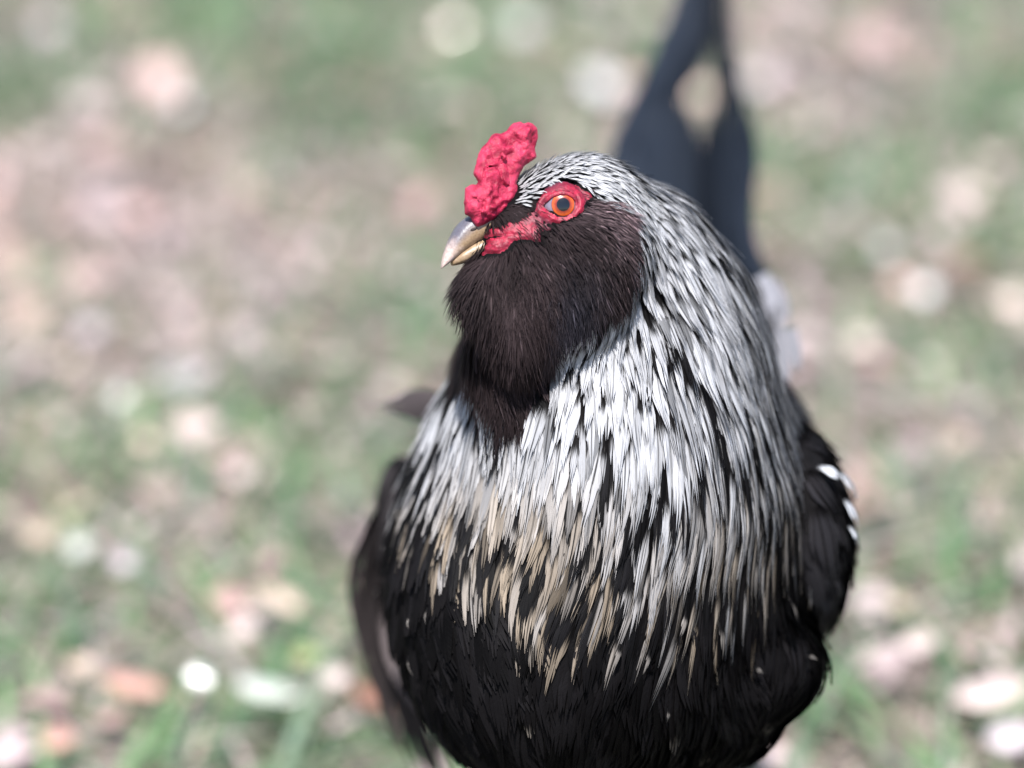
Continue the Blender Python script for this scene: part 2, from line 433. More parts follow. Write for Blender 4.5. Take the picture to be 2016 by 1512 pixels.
# surface samples by area
def sample_surface(V, Q, dens, n_over=1.0):
    a, b, c, d = (V[Q[:, i]] for i in range(4))
    ar = 0.5 * np.linalg.norm(np.cross(c - a, d - b), axis=-1)
    n = rng.poisson(ar * dens)
    i = np.repeat(np.arange(len(Q)), n); x, y = rng.random(len(i))[:, None], rng.random(len(i))[:, None]
    return a[i] * (1 - x) * (1 - y) + b[i] * x * (1 - y) + c[i] * x * y + d[i] * (1 - x) * y
def thin(P, rad, cell=None):       # keep points at least rad[i] apart
    order = rng.permutation(len(P)); cell = rad.max(); g = {}; keep = []
    key = np.floor(P / cell).astype(int)
    for i in order:
        k = key[i]; ok = True
        for dx in (-1, 0, 1):
            for dy in (-1, 0, 1):
                for dz in (-1, 0, 1):
                    for j in g.get((k[0] + dx, k[1] + dy, k[2] + dz), ()):
                        if ((P[i] - P[j]) ** 2).sum() < rad[i] ** 2: ok = False; break
                    if not ok: break
                if not ok: break
            if not ok: break
        if ok: g.setdefault(tuple(k), []).append(i); keep.append(i)
    return P[np.array(keep)]

def classify(P):
    """0 bare, 1 crown, 2 beard/muff, 3 lore, 4 hackle/white, 5 dark body"""
    n = S.grad(P); q = topx(P); fr = (n @ VIEW) > -0.12
    headish = np.linalg.norm(P - HEADC, axis=-1) < 0.055
    Pm = P - 2 * Hl * ((P - HEADC) @ Hl)[:, None]
    q = np.where((~fr & headish)[:, None], topx(Pm), q)
    seen = fr | headish
    c = np.full(len(P), 5)
    wz = W(P)[:, 2]; neck = (P[:, 2] < 1.17)
    white = (q[:, 1] < white_edge(q[:, 0]) - 62) & neck
    c[white] = 4
    c[seen & inpoly(q, CROWN)] = 1
    c[seen & inpoly(q, BEARD)] = 2
    c[(c == 4) & (((q[:, 0] < 1235) & (q[:, 1] > 396) & (q[:, 1] < 570) & (P[:, 2] < 1.03)) | ((q[:, 0] < 960) & (q[:, 1] < 640)))] = 2
    c[seen & inpoly(q, LORE)] = 3
    c[(c == 4) & fr & (polydist(q, BEARD) < np.where((q[:, 1] > 640) & (q[:, 0] < 1075), 34, 16)) & (q[:, 1] > 560)] = 6
    bare = (polydist(q, FACE) < 0.5) | inpoly(q, EYEHOLE) | (inpoly(q, COMB) & (P[:, 2] < 1.03)) | ((q[:, 0] < 940) & (q[:, 1] < 505))
    c[seen & bare] = 0
    return c, n, q, fr

# --- hackle and white breast feathers
P = sample_surface(bV, bQ, 26e4); c, n, q, fr = classify(P); P = P[c == 4]
hd = np.linalg.norm(P - HEADC, axis=-1)
P = thin(P, np.interp(np.linalg.norm(P - HEADC, axis=-1), [0.02, 0.05, 0.11], [0.0015, 0.0024, 0.0033]))
c, n, q, fr = classify(P); hd = np.linalg.norm(P - HEADC, axis=-1)
ed = white_edge(q[:, 0]) - q[:, 1]                       # pixels above the dark border
right = smooth(q[:, 0], 1150, 1450)
L = np.interp(hd, [0.02, 0.04, 0.07, 0.12, 0.17], [0.010, 0.019, 0.029, 0.029, 0.025]) * rng.uniform(0.8, 1.2, len(P)) * (1 + 0.25 * right)
Wd_ = np.interp(hd, [0.02, 0.05, 0.10, 0.15], [0.0025, 0.0044, 0.0054, 0.0056]) * rng.uniform(0.75, 1.2, len(P)) * (1 - 0.40 * right * smooth(hd, .07, .11))
h0 = np.full(len(P), 0.0006); h1 = 0.0024 + rng.random(len(P)) * 0.0022
path, pn, pt = grow(S, P, L, h0, h1, 7, jit=0.065)
V, UV = strips(path, pn, pt, Wd_, 6, 0.20, 0.38, (0.55, 1.0, 0.5), 0.22, 7, 0.05)
tipq = topx(path[:, -1]); edt = white_edge(tipq[:, 0]) - tipq[:, 1]
buff = smooth(-edt, -300, 30) * np.clip(rng.normal(.65, .3, len(P)), 0, 1)
buff = np.clip(buff * smooth(q[:, 1], 700, 1000) + 0.3 * smooth(q[:, 1], 780, 900) * (1 - smooth(np.abs(q[:, 0] - 1080), 100, 220)), 0, 1)
white = v3(0.52, 0.522, 0.545); bufc = v3(0.33, 0.268, 0.205)
bri = np.clip(rng.normal(0.92, 0.16, len(P)), 0.4, 1.12) * (1 - .26 * smooth(hd, .07, .12) * (1 - right))  # lower middle of the breast dimmed: shade put into the feather colour
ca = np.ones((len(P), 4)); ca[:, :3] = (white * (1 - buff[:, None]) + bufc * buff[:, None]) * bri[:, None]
cb = np.zeros((len(P), 4))
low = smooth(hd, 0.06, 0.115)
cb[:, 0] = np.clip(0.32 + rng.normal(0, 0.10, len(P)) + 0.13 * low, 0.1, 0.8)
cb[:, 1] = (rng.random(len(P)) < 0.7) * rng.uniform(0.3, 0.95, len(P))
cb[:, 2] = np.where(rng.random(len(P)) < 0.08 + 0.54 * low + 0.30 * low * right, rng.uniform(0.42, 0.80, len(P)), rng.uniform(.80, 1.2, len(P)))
cb[:, 3] = rng.random(len(P))
clump = vnoise(P * 95, 3)
blk = (rng.random(len(P)) < 0.05 + 0.10 * low + 0.55 * smooth(clump, 0.55, 0.68) * (.3 + .7 * low) * (1 - .5 * right) + 0.35 * smooth(-edt, -10, 60))
ca[blk, :3] = v3(0.0052, 0.0048, 0.0054) * rng.uniform(0.6, 2.2, (blk.sum(), 1)); cb[blk, 0] = 0
mid = ~blk & (rng.random(len(P)) < 0.16); ca[mid, :3] *= rng.uniform(.3, .7, (mid.sum(), 1))
# the 300 largest in view are parts of their own
ext = np.linalg.norm(topx(path[:, -1]) - topx(path[:, 0]), axis=-1) * Wd_ * (pn[:, 4] @ VIEW > 0.15) * (tipq[:, 1] < 1400)
big = np.argsort(-ext * rng.uniform(0.9, 1.1, len(P)))[:300]
isbig = np.zeros(len(P), bool); isbig[big] = True
for i in big:
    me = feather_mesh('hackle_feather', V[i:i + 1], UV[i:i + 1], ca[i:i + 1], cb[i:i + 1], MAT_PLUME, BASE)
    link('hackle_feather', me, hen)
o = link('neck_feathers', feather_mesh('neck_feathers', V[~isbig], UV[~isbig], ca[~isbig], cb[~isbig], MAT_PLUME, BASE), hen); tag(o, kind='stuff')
print('hackle', len(P))

# --- crown
P = sample_surface(bV, bQ, 200e4); c, n, q, fr = classify(P); P = P[c == 1]; P = thin(P, np.full(len(P), 0.00092))
q = topx(P); k = smooth(q[:, 0], 1030, 1260)
L = (0.0036 + 0.0070 * k) * rng.uniform(0.8, 1.2, len(P)); wd = (0.0013 + 0.0008 * k) * rng.uniform(0.8, 1.2, len(P))
path, pn, pt = grow(S, P, L, np.full(len(P), .0004), 0.0012 + 0.0012 * rng.random(len(P)), 5, jit=0.22)
V, UV = strips(path, pn, pt, wd, 4, 0.2, 0.35, (0.5, 1.0, 0.5), 0.3, 5, 0.05)
ca = np.ones((len(P), 4)); ca[:, :3] = v3(0.56, 0.56, 0.575) * np.clip(rng.normal(0.95, 0.12, len(P)), 0.5, 1.1)[:, None]
cb = np.stack([rng.uniform(0.02, 0.2, len(P)) + .28 * k, (rng.random(len(P)) < .3) * .7, np.where(rng.random(len(P)) < 0.55, rng.uniform(0.45, 0.9, len(P)), 1.4), rng.random(len(P))], -1)
o = link('crown_feathers', feather_mesh('crown_feathers', V, UV, ca, cb, MAT_PLUME, BASE), hen); tag(o, kind='stuff')
print('crown', len(P))

# --- beard, muffs, lores: fine soft barbs
P = sample_surface(bV, bQ, 520e4); c, n, q, fr = classify(P); keepf = (c == 2) | (c == 3) | ((c == 0) & inpoly(q, FACE) & ~inpoly(q, EYEHOLE) & (rng.random(len(P)) < .03 + .22 * smooth(q[:, 1], 428, 448) * smooth(q[:, 0], 1035, 1065) + .12 * smooth(q[:, 0], 1140, 1165)) & (q[:, 0] > 1000)); P = P[keepf]; c = c[keepf]; q = q[keepf]; n = n[keepf]
lore = c != 2
L = np.where(lore, 0.0032, np.interp(q[:, 1], [400, 480, 600, 760], [0.005, 0.007, 0.011, 0.019])) * rng.uniform(0.6, 1.25, len(P))
wd = np.where(lore, 0.0002, 0.00025) * rng.uniform(0.6, 1.5, len(P))
tuft = vnoise(P * 260, 5)
def seg_d(q, a, b):
    a, b = np.array(a, float), np.array(b, float); ab = b - a; t_ = np.clip((q - a) @ ab / (ab @ ab), 0, 1); return np.linalg.norm(q - a - t_[:, None] * ab, axis=-1)
groove = np.minimum(np.minimum(seg_d(q, (1062, 560), (1068, 740)), seg_d(q, (985, 545), (1075, 560)) * 1.2), seg_d(q, (1075, 560), (1100, 640)) * 1.1)
tuft = tuft * (.15 + .85 * smooth(groove, 6, 34))
n = S.grad(P); t0 = flow(P, n); a_ = rng.normal(0, .22, len(P))[:, None]; t0 = nrm(t0 * np.cos(a_) + np.cross(n, t0) * np.sin(a_))
hh0 = np.where(c == 0, .0012, .0002); hh1 = np.where(c == 0, .0022, .0006) + np.where(lore, 0, 0.0008 + 0.0044 * tuft * rng.random(len(P)) * smooth(q[:, 0], 890, 960))
pts_, nn_ = [], []
for k_ in range(6):
    f_ = k_ / 5; p_ = P + t0 * (L * f_)[:, None] + n * (hh0 + (hh1 - hh0) * f_)[:, None] + (WZ * -1)[None] * (L * .22 * f_ ** 2)[:, None]
    sdv = S(p_); low_ = hh0 + (hh1 - hh0) * f_ * .6; push = sdv < low_
    p_ = np.where(push[:, None], p_ + S.grad(p_) * (low_ - sdv)[:, None], p_); pts_.append(p_); nn_.append(n)
path = np.stack(pts_, 1); pn = np.stack(nn_, 1); pt = nrm(np.gradient(path, axis=1))
V, UV = strips(path, pn, pt, wd, 1, 0.0, 0.0, (0.9, 1.0, 0.6), 0.0, 6, 0.0)
tone = np.clip(0.5 + 1.0 * (vnoise(P * 130, 9) - 0.3) + rng.normal(0, 0.13, len(P)), 0.12, 1.6)
cheek = smooth(q[:, 0], 1130, 1200) * smooth(-q[:, 1], -620, -540)
bluish = smooth(q[:, 1], 470, 560) * smooth(q[:, 0], 1060, 1120) * smooth(-q[:, 0], -1200, -1140)
cc = v3(0.042, 0.029, 0.031)[None] * (1 - bluish[:, None]) + v3(0.032, 0.029, 0.038)[None] * bluish[:, None]
cc = cc * (1 + 2.6 * cheek[:, None] * smooth(tone, 0.6, 1.0)[:, None]); cc = cc * tone[:, None] * np.where(lore, 0.6, 1)[:, None]  # cheek barbs brightened, the lit streaks are part of their colour
pale = rng.random(len(P)) < 0.03 + 0.10 * cheek; cc[pale] = cc[pale] * 2.6 + 0.01
ca = np.concatenate([cc, np.ones((len(P), 1))], 1)
cb = np.tile(np.array([[-0.5, 0, 1.6, 0.5]]), (len(P), 1)); cb[:, 3] = rng.random(len(P))
o = link('beard', feather_mesh('beard', V, UV, ca, cb, MAT_PLUME, BASE), hen); tag(o, kind='stuff')
print('beard', len(P))

# small soft feathers among the barbs of beard and muffs
P = sample_surface(bV, bQ, 60e4); c, n, q, fr = classify(P); P = P[c == 2]; P = thin(P, np.full(len(P), .0021)); c, n, q, fr = classify(P)
L = np.interp(q[:, 1], [400, 480, 600, 760], [.006, .009, .013, .016]) * rng.uniform(.8, 1.25, len(P)); wd = L * rng.uniform(.22, .34, len(P))
gr = np.minimum(seg_d(q, (1062, 560), (1068, 740)), seg_d(q, (985, 545), (1075, 560)) * 1.2)
path, pn, pt = grow(S, P, L, np.full(len(P), .0004), .0010 + .0030 * vnoise(P * 260, 5) * smooth(gr, 4, 26) * smooth(q[:, 0], 890, 960), 6, jit=.2)
V, UV = strips(path, pn, pt, wd, 7, .45, .4, (.4, 1, .9), .3, 6, .12)
cheek = smooth(q[:, 0], 1120, 1180) * smooth(-q[:, 1], -620, -540)
cc = v3(.040, .028, .030)[None] * rng.uniform(.35, 1.3, (len(P), 1)) * (1 + 1.5 * (cheek * rng.random(len(P)))[:, None])  # cheek feathers lightened as if lit
pm = rng.random(len(P)) < .16 * cheek; cc[pm] = v3(.20, .16, .17) * rng.uniform(.6, 1.2, (pm.sum(), 1))
cb = np.stack([np.full(len(P), .05), np.zeros(len(P)), np.full(len(P), 1.6), rng.random(len(P))], -1)
o = link('beard_feathers', feather_mesh('beard_feathers', V, UV, np.concatenate([cc, np.ones((len(P), 1))], 1), cb, MAT_PLUME, BASE), hen); tag(o, kind='stuff')

# --- dark body feathers
P = sample_surface(bV, bQ, 12e4); c, n, q, fr = classify(P); P = P[c == 5]; P = thin(P, np.full(len(P), 0.0052))
c, n, q, fr = classify(P)
L = rng.uniform(0.020, 0.030, len(P)); wd = rng.uniform(0.010, 0.015, len(P))
path, pn, pt = grow(S, P, L, np.full(len(P), .0005), 0.002 + 0.0025 * rng.random(len(P)), 6, jit=0.2)
V, UV = strips(path, pn, pt, wd, 8, 0.14, 0.42, (0.6, 1.0, 0.75), 0.2, 6, 0.03)
ca = np.ones((len(P), 4)); ca[:, :3] = v3(0.0045, 0.0041, 0.0045) * rng.uniform(0.4, 2.2, (len(P), 1))
cb = np.stack([np.full(len(P), 0.2), np.zeros(len(P)), np.full(len(P), 1.5), rng.random(len(P))], -1)
pk = rng.random(len(P)) < 0.022; ca[pk, :3] = v3(0.16, 0.14, 0.12); cb[pk, 0] = rng.uniform(0.8, 0.93, pk.sum())
sad = (P[:, 2] > 1.12) & (q[:, 1] > 550) & (q[:, 1] < 780) & (q[:, 0] > 1455) & (n @ VIEW > -.3); ca[sad, :3] = v3(0.42, 0.42, 0.50) * rng.uniform(.5, 1, (sad.sum(), 1)); cb[sad, 0] = 0.35
o = link('body_feathers', feather_mesh('body_feathers', V, UV, ca, cb, MAT_DARK, BASE), hen); tag(o, kind='stuff')
print('body', len(P))

# ------------------------------------------------------------------ comb
COMBP = np.array(COMB, float)
combd = 0.0052
seeds = np.stack([rng.uniform(905, 1065, 70), rng.uniform(235, 450, 70)], -1); seedr = rng.uniform(.0008, .0024, 70)
def comb_f(p):
    q = topx(p); d2 = polydist(q, COMBP) * FIELD / 2016
    t = (p - HEADC) @ Hl - combd
    dd = np.full(q.shape[:-1], 1e9)
    wq = q + 14 * (np.stack([vnoise(p * 300, 21), vnoise(p * 300, 22)], -1) - .5)
    for s_, sr in zip(seeds, seedr): dd = np.minimum(dd, np.linalg.norm((wq - s_) * (1.25, .9), axis=-1) * FIELD / 2016 / sr)
    pap = np.clip(1 - dd, 0, 1)                           # swellings of different size
    furrow = np.exp(-(np.abs(vnoise(p * 170 + 3, 31) - .5) / .05) ** 2)
    low = smooth(q[..., 1], 250, 440)
    th = 0.0030 + 0.0016 * low + 0.0012 * pap - 0.0013 * furrow + 0.0024 * (vnoise(p * 200, 2) - 0.5) + 0.0015 * (vnoise(p * 560, 4) - 0.5) + 0.0007 * (vnoise(p * 1150, 14) - 0.5)
    inn = np.maximum(-d2, 0); edge = np.sqrt(np.clip(inn / 0.0045, 0, 1) * (2 - np.clip(inn / 0.0045, 0, 1)))
    return np.where(d2 > 0, np.maximum(d2, np.abs(t) - 0.0005), np.abs(t) - th * edge) * 0.7
cc0 = (COMBP.min(0) + COMBP.max(0)) / 2; C0 = PL(cc0[0], cc0[1], combd)
cV, cQ = surface_nets(comb_f, C0 - v3(.0145, .019, .017), C0 + v3(.0145, .019, .017), 0.00045)
m, t, b = new_mat('comb_skin')
tc = N(t, 'ShaderNodeTexCoord').outputs['Object']; n1 = NOISE(t, tc, 330, 4).outputs[0]; n2 = NOISE(t, tc, 1400, 3).outputs[0]
cbase = MIX(t, RANGE(t, n1, 0.35, 0.68), c4(0.22, 0.004, 0.026), c4(0.46, 0.022, 0.072))
n0 = NOISE(t, tc, 130, 3).outputs[0]
cbase = MIX(t, RANGE(t, n0, .45, .65), cbase, c4(.48, .034, .085))
n4 = NOISE(t, tc, 2600, 2).outputs[0]
t.links.new(MIX(t, RANGE(t, n4, .64, .80), cbase, c4(.60, .16, .19)), b.inputs['Base Color'])
b.inputs['Roughness'].default_value = 0.55; b.inputs['Specular IOR Level'].default_value = 0.35
b.inputs['Subsurface Weight'].default_value = 0.25; b.inputs['Subsurface Radius'].default_value = (1, .2, .2); b.inputs['Subsurface Scale'].default_value = 0.0015
bp = N(t, 'ShaderNodeBump'); bp.inputs['Strength'].default_value = 0.8; bp.inputs['Distance'].default_value = 0.0008
t.links.new(M(t, 'ADD', n1, M(t, 'MULTIPLY', n2, 0.5)), bp.inputs['Height']); t.links.new(bp.outputs[0], b.inputs['Normal'])
MAT_COMB = m
part('comb', cV, cQ, MAT_COMB)

# ------------------------------------------------------------------ bare face skin (both sides of the head)
def face_patch(mirror=False):
    st = 2.5; xs = np.arange(935, 1180, st); ys = np.arange(350, 512, st)
    X, Y = np.meshgrid(xs, ys); p = march_px(X.ravel(), Y.ravel(), SFACE)
    q = np.stack([X.ravel(), Y.ravel()], -1)
    dF = polydist(q, FACE) * FIELD / 2016 + .0012 * (vnoise(p * 700, 41) - .45) + .0006 * (vnoise(p * 1700, 42) - .5); dE = polydist(q, EYEHOLE) * FIELD / 2016
    ok = (dF < 0.0003) & (dE > -0.0007) & (np.abs(SFACE(p)) < 6e-4)
    n_ = SFACE.grad(p)
    rim = smooth(-dF, -0.0003, 0.0016); lid = np.exp(-((dE - 0.0008) / 0.0007) ** 2)
    fold = np.exp(-((dE - 0.0030) / 0.0006) ** 2)
    wat = np.exp(-(((q[:, 0] - 976) / 22) ** 2 + ((q[:, 1] - 487) / 11) ** 2)); fl = np.exp(-(((q[:, 0] - 1040) / 34) ** 2 + ((q[:, 1] - 463) / 9) ** 2))
    mouth = np.exp(-((q[:, 1] - np.interp(q[:, 0], [940, 964, 1000, 1035], [478, 468, 463, 462])) / 2.6) ** 2) * smooth(-q[:, 0], -1040, -1020)
    h = -0.0003 + rim * (0.0004 + 0.0006 * (vnoise(p * 900, 6) - .35) + 0.0004 * vnoise(p * 1900, 8)) + 0.0007 * lid - 0.0004 * fold + 0.0011 * wat * rim + 0.0004 * fl - 0.0006 * mouth
    p = p + n_ * h[:, None]
    re = np.linalg.norm(p - EYEC, axis=-1); p = np.where((re < EYE_R + .0004)[:, None], EYEC + nrm(p - EYEC) * (EYE_R + .0004), p)
    if mirror: p = p - 2 * Hl * ((p - HEADC) @ Hl)[:, None]
    idx = np.full(len(ok), -1); idx[ok] = np.arange(ok.sum()); G = idx.reshape(X.shape)
    Q = np.stack([G[:-1, :-1], G[1:, :-1], G[1:, 1:], G[:-1, 1:]], -1).reshape(-1, 4); Q = Q[(Q >= 0).all(1)]
    if mirror: Q = Q[:, ::-1]
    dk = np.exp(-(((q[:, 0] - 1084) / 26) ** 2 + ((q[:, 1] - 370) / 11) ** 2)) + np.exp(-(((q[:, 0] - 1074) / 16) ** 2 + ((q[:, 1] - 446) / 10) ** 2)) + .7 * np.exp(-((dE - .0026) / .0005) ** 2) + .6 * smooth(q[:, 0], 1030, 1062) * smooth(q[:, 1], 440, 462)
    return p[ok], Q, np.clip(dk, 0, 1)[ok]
m, t, b = new_mat('face_skin')
tc = N(t, 'ShaderNodeTexCoord').outputs['Object']; n1 = NOISE(t, tc, 420, 5).outputs[0]; n2 = NOISE(t, tc, 1700, 3).outputs[0]
base = MIX(t, RANGE(t, n1, 0.36, 0.66), c4(0.19, 0.005, 0.022), c4(0.40, 0.016, 0.050))
n0 = NOISE(t, tc, 160, 3).outputs[0]
base = MIX(t, RANGE(t, n0, .52, .68), base, c4(.17, .018, .035))
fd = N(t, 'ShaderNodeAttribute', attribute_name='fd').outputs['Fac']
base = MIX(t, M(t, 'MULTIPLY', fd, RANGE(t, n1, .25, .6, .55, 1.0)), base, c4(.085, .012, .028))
t.links.new(MIX(t, RANGE(t, n2, 0.56, 0.7), base, c4(0.10, 0.02, 0.025)), b.inputs['Base Color'])
b.inputs['Roughness'].default_value = 0.5
b.inputs['Subsurface Weight'].default_value = 0.2; b.inputs['Subsurface Radius'].default_value = (1, .2, .2); b.inputs['Subsurface Scale'].default_value = 0.0012
bp = N(t, 'ShaderNodeBump'); bp.inputs['Strength'].default_value = 0.5; bp.inputs['Distance'].default_value = 0.0005
t.links.new(n2, bp.inputs['Height']); t.links.new(bp.outputs[0], b.inputs['Normal'])
MAT_FACE = m
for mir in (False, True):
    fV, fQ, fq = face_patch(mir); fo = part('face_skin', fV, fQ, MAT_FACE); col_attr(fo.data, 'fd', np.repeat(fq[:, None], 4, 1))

# ------------------------------------------------------------------ beak
def ring_mesh(T, B, wid, nang=20, power=1.0, cap=True):
    V, Fc = [], []; n_ = len(T)
    for i in range(n_):
        Mm = (T[i] + B[i]) / 2; hh = (T[i] - B[i]) / 2
        for k in range(nang):
            a = 2 * math.pi * k / nang; ca_, sa = math.cos(a), math.sin(a)
            V.append(Mm + hh * np.sign(ca_) * abs(ca_) ** .75 + Hl * wid[i] * np.sign(sa) * abs(sa) ** power)
    for i in range(n_ - 1):
        for k in range(nang):
            k2 = (k + 1) % nang; Fc.append((i * nang + k, i * nang + k2, (i + 1) * nang + k2, (i + 1) * nang + k))
    Fc.append(tuple(range(nang))[::-1]); Fc.append(tuple((n_ - 1) * nang + k for k in range(nang)))
    return np.array(V), Fc
def curve_px(pts, n_):
    pts = np.array(pts, float); s_ = np.concatenate([[0], np.cumsum(np.linalg.norm(np.diff(pts, axis=0), axis=1))]); s_ /= s_[-1]
    x = np.linspace(0, 1, n_)
    # Catmull-like smoothing
    o = np.stack([np.interp(x, s_, pts[:, i]) for i in range(2)], -1)
    for _ in range(3): o[1:-1] = (o[:-2] + 2 * o[1:-1] + o[2:]) / 4
    return o
nb = 22
Tq = curve_px([(950, 418), (928, 422), (912, 430), (897, 446), (884, 470), (875, 495), (869, 518), (868.5, 527)], nb)
Bq = curve_px([(985, 466), (964, 469), (945, 477), (925, 488), (905, 501), (890, 513), (878, 524), (869.5, 528.5)], nb)
wid = np.interp(np.linspace(0, 1, nb), [0, .3, .6, .85, 1], [0.0058, 0.0055, 0.0042, 0.0025, 0.0008])
T3 = np.array([PL(*a) for a in Tq]); B3 = np.array([PL(*a) for a in Bq])
ubV, ubF = ring_mesh(T3, B3, wid, 24, 0.85)
Tl = curve_px([(985, 460), (964, 463.5), (945, 471), (925, 482), (908, 494), (897, 504), (888, 513)], nb)
Bl = curve_px([(985, 500), (965, 503), (948, 506), (930, 513), (912, 519), (900, 522), (891, 523)], nb)
wl = np.interp(np.linspace(0, 1, nb), [0, .4, .8, 1], [0.0054, 0.0047, 0.0030, 0.0012])
lbV, lbF = ring_mesh(np.array([PL(*a) for a in Tl]), np.array([PL(*a) for a in Bl]), wl, 24, 0.85)
m, t, b = new_mat('beak_horn')
uv = N(t, 'ShaderNodeAttribute', attribute_name='bk'); sp = N(t, 'ShaderNodeSeparateColor'); t.links.new(uv.outputs['Color'], sp.inputs[0])
s_, hgt = sp.outputs[0], sp.outputs[1]
tc = N(t, 'ShaderNodeTexCoord').outputs['Object']; n1 = NOISE(t, tc, 330, 4).outputs[0]; n2 = NOISE(t, tc, 1500, 3).outputs[0]
hor = MIX(t, RANGE(t, n1, .3, .7), c4(0.27, 0.185, 0.105), c4(0.38, 0.27, 0.17))
top = c4(0.125, 0.118, 0.145)  # comb's shadow on the upper beak, painted as slate blue
colr = MIX(t, RANGE(t, M(t, 'ADD', hgt, M(t, 'MULTIPLY', n1, .3)), .52, .86), hor, top)
colr = MIX(t, RANGE(t, M(t, 'ADD', s_, M(t, 'MULTIPLY', n1, .3)), .70, 1.0), colr, c4(0.60, 0.47, 0.42))
t.links.new(MIX(t, RANGE(t, n2, .3, .75), colr, MIX(t, 1.0, colr, c4(.75, .7, .68), 'MULTIPLY')), b.inputs['Base Color'])
b.inputs['Roughness'].default_value = 0.33; b.inputs['Specular IOR Level'].default_value = 0.5
b.inputs['Roughness'].default_value = 0.4
bp = N(t, 'ShaderNodeBump'); bp.inputs['Strength'].default_value = 0.25; bp.inputs['Distance'].default_value = 0.0004
t.links.new(n2, bp.inputs['Height']); t.links.new(bp.outputs[0], b.inputs['Normal'])
MAT_BEAK = m
def bk(o, s1=1.0):
    n_ = nb * 24; a = np.zeros((n_, 4)); a[:, 0] = np.repeat(np.linspace(0, s1, nb), 24)
    a[:, 1] = np.tile((np.cos(np.arange(24) / 24 * 2 * np.pi) * .5 + .5) * (1 if s1 == 1 else .4), nb); col_attr(o.data, 'bk', a)
ub = part('upper_beak', ubV, ubF, MAT_BEAK); bk(ub)
lb = part('lower_beak', lbV, lbF, MAT_BEAK); bk(lb, .55)
# nostrils: small dark ovals on the sides
MAT_NOSTRIL = plain('nostril_dark', (0.03, 0.02, 0.02), 0.7)
for sg in (1, -1):
    nV, nF = [], []; nc = PL(934, 451, sg * .0049)
    for i_ in range(7):
        for k_ in range(12):
            th, ph = math.pi * (i_ + .02) / 6.04, 2 * math.pi * k_ / 12
            nV.append(nc + Hf * .0016 * math.cos(th) + Hu * .00062 * math.sin(th) * math.cos(ph) + Hl * .0007 * math.sin(th) * math.sin(ph))
    nF = [(i_ * 12 + k_, i_ * 12 + (k_ + 1) % 12, i_ * 12 + 12 + (k_ + 1) % 12, i_ * 12 + 12 + k_) for i_ in range(6) for k_ in range(12)]
    part('nostril', np.array(nV), nF, MAT_NOSTRIL, ub)

# ------------------------------------------------------------------ eyes
def cap(c, axis, r, ang0, ang1, nr=6, na=36):
    a = nrm(axis); x = nrm(np.cross(a, v3(0, 1, 0.1))); y = np.cross(a, x); V, Fc = [], []
    for i in range(nr + 1):
        th = ang0 + (ang1 - ang0) * i / nr
        for k in range(na):
            ph = 2 * math.pi * k / na; V.append(c + r * (a * math.cos(th) + (x * math.cos(ph) + y * math.sin(ph)) * math.sin(th)))
    for i in range(nr):
        for k in range(na):
            k2 = (k + 1) % na; Fc.append((i * na + k, (i + 1) * na + k, (i + 1) * na + k2, i * na + k2))
    if ang0 < 1e-3: pass
    return np.array(V), Fc
MAT_SCL = plain('eye_white', (0.22, 0.18, 0.235), 0.25, 0.5, 0.3, 300, coat=0.6)
m, t, b = new_mat('iris_orange')
at = N(t, 'ShaderNodeAttribute', attribute_name='ir'); sp = N(t, 'ShaderNodeSeparateColor'); t.links.new(at.outputs['Color'], sp.inputs[0])
tc = N(t, 'ShaderNodeTexCoord').outputs['Object']; n1 = NOISE(t, tc, 1500, 3).outputs[0]
ic = MIX(t, RANGE(t, M(t, 'ADD', sp.outputs[0], M(t, 'MULTIPLY', M(t, 'SUBTRACT', n1, .5), .5)), .2, .9), c4(0.22, 0.022, 0.010), c4(0.58, 0.095, 0.014))
ic = MIX(t, RANGE(t, sp.outputs[0], .86, 1.0), ic, c4(0.10, 0.015, 0.01))
t.links.new(ic, b.inputs['Base Color']); b.inputs['Roughness'].default_value = 0.3; b.inputs['Coat Weight'].default_value = 0.5; b.inputs['Coat Roughness'].default_value = 0.02
MAT_IRIS = m
MAT_PUPIL = plain('pupil_black', (0.006, 0.008, 0.013), 0.10, 0.5, 0.1, 100, coat=0.35)
MAT_LID = MAT_FACE
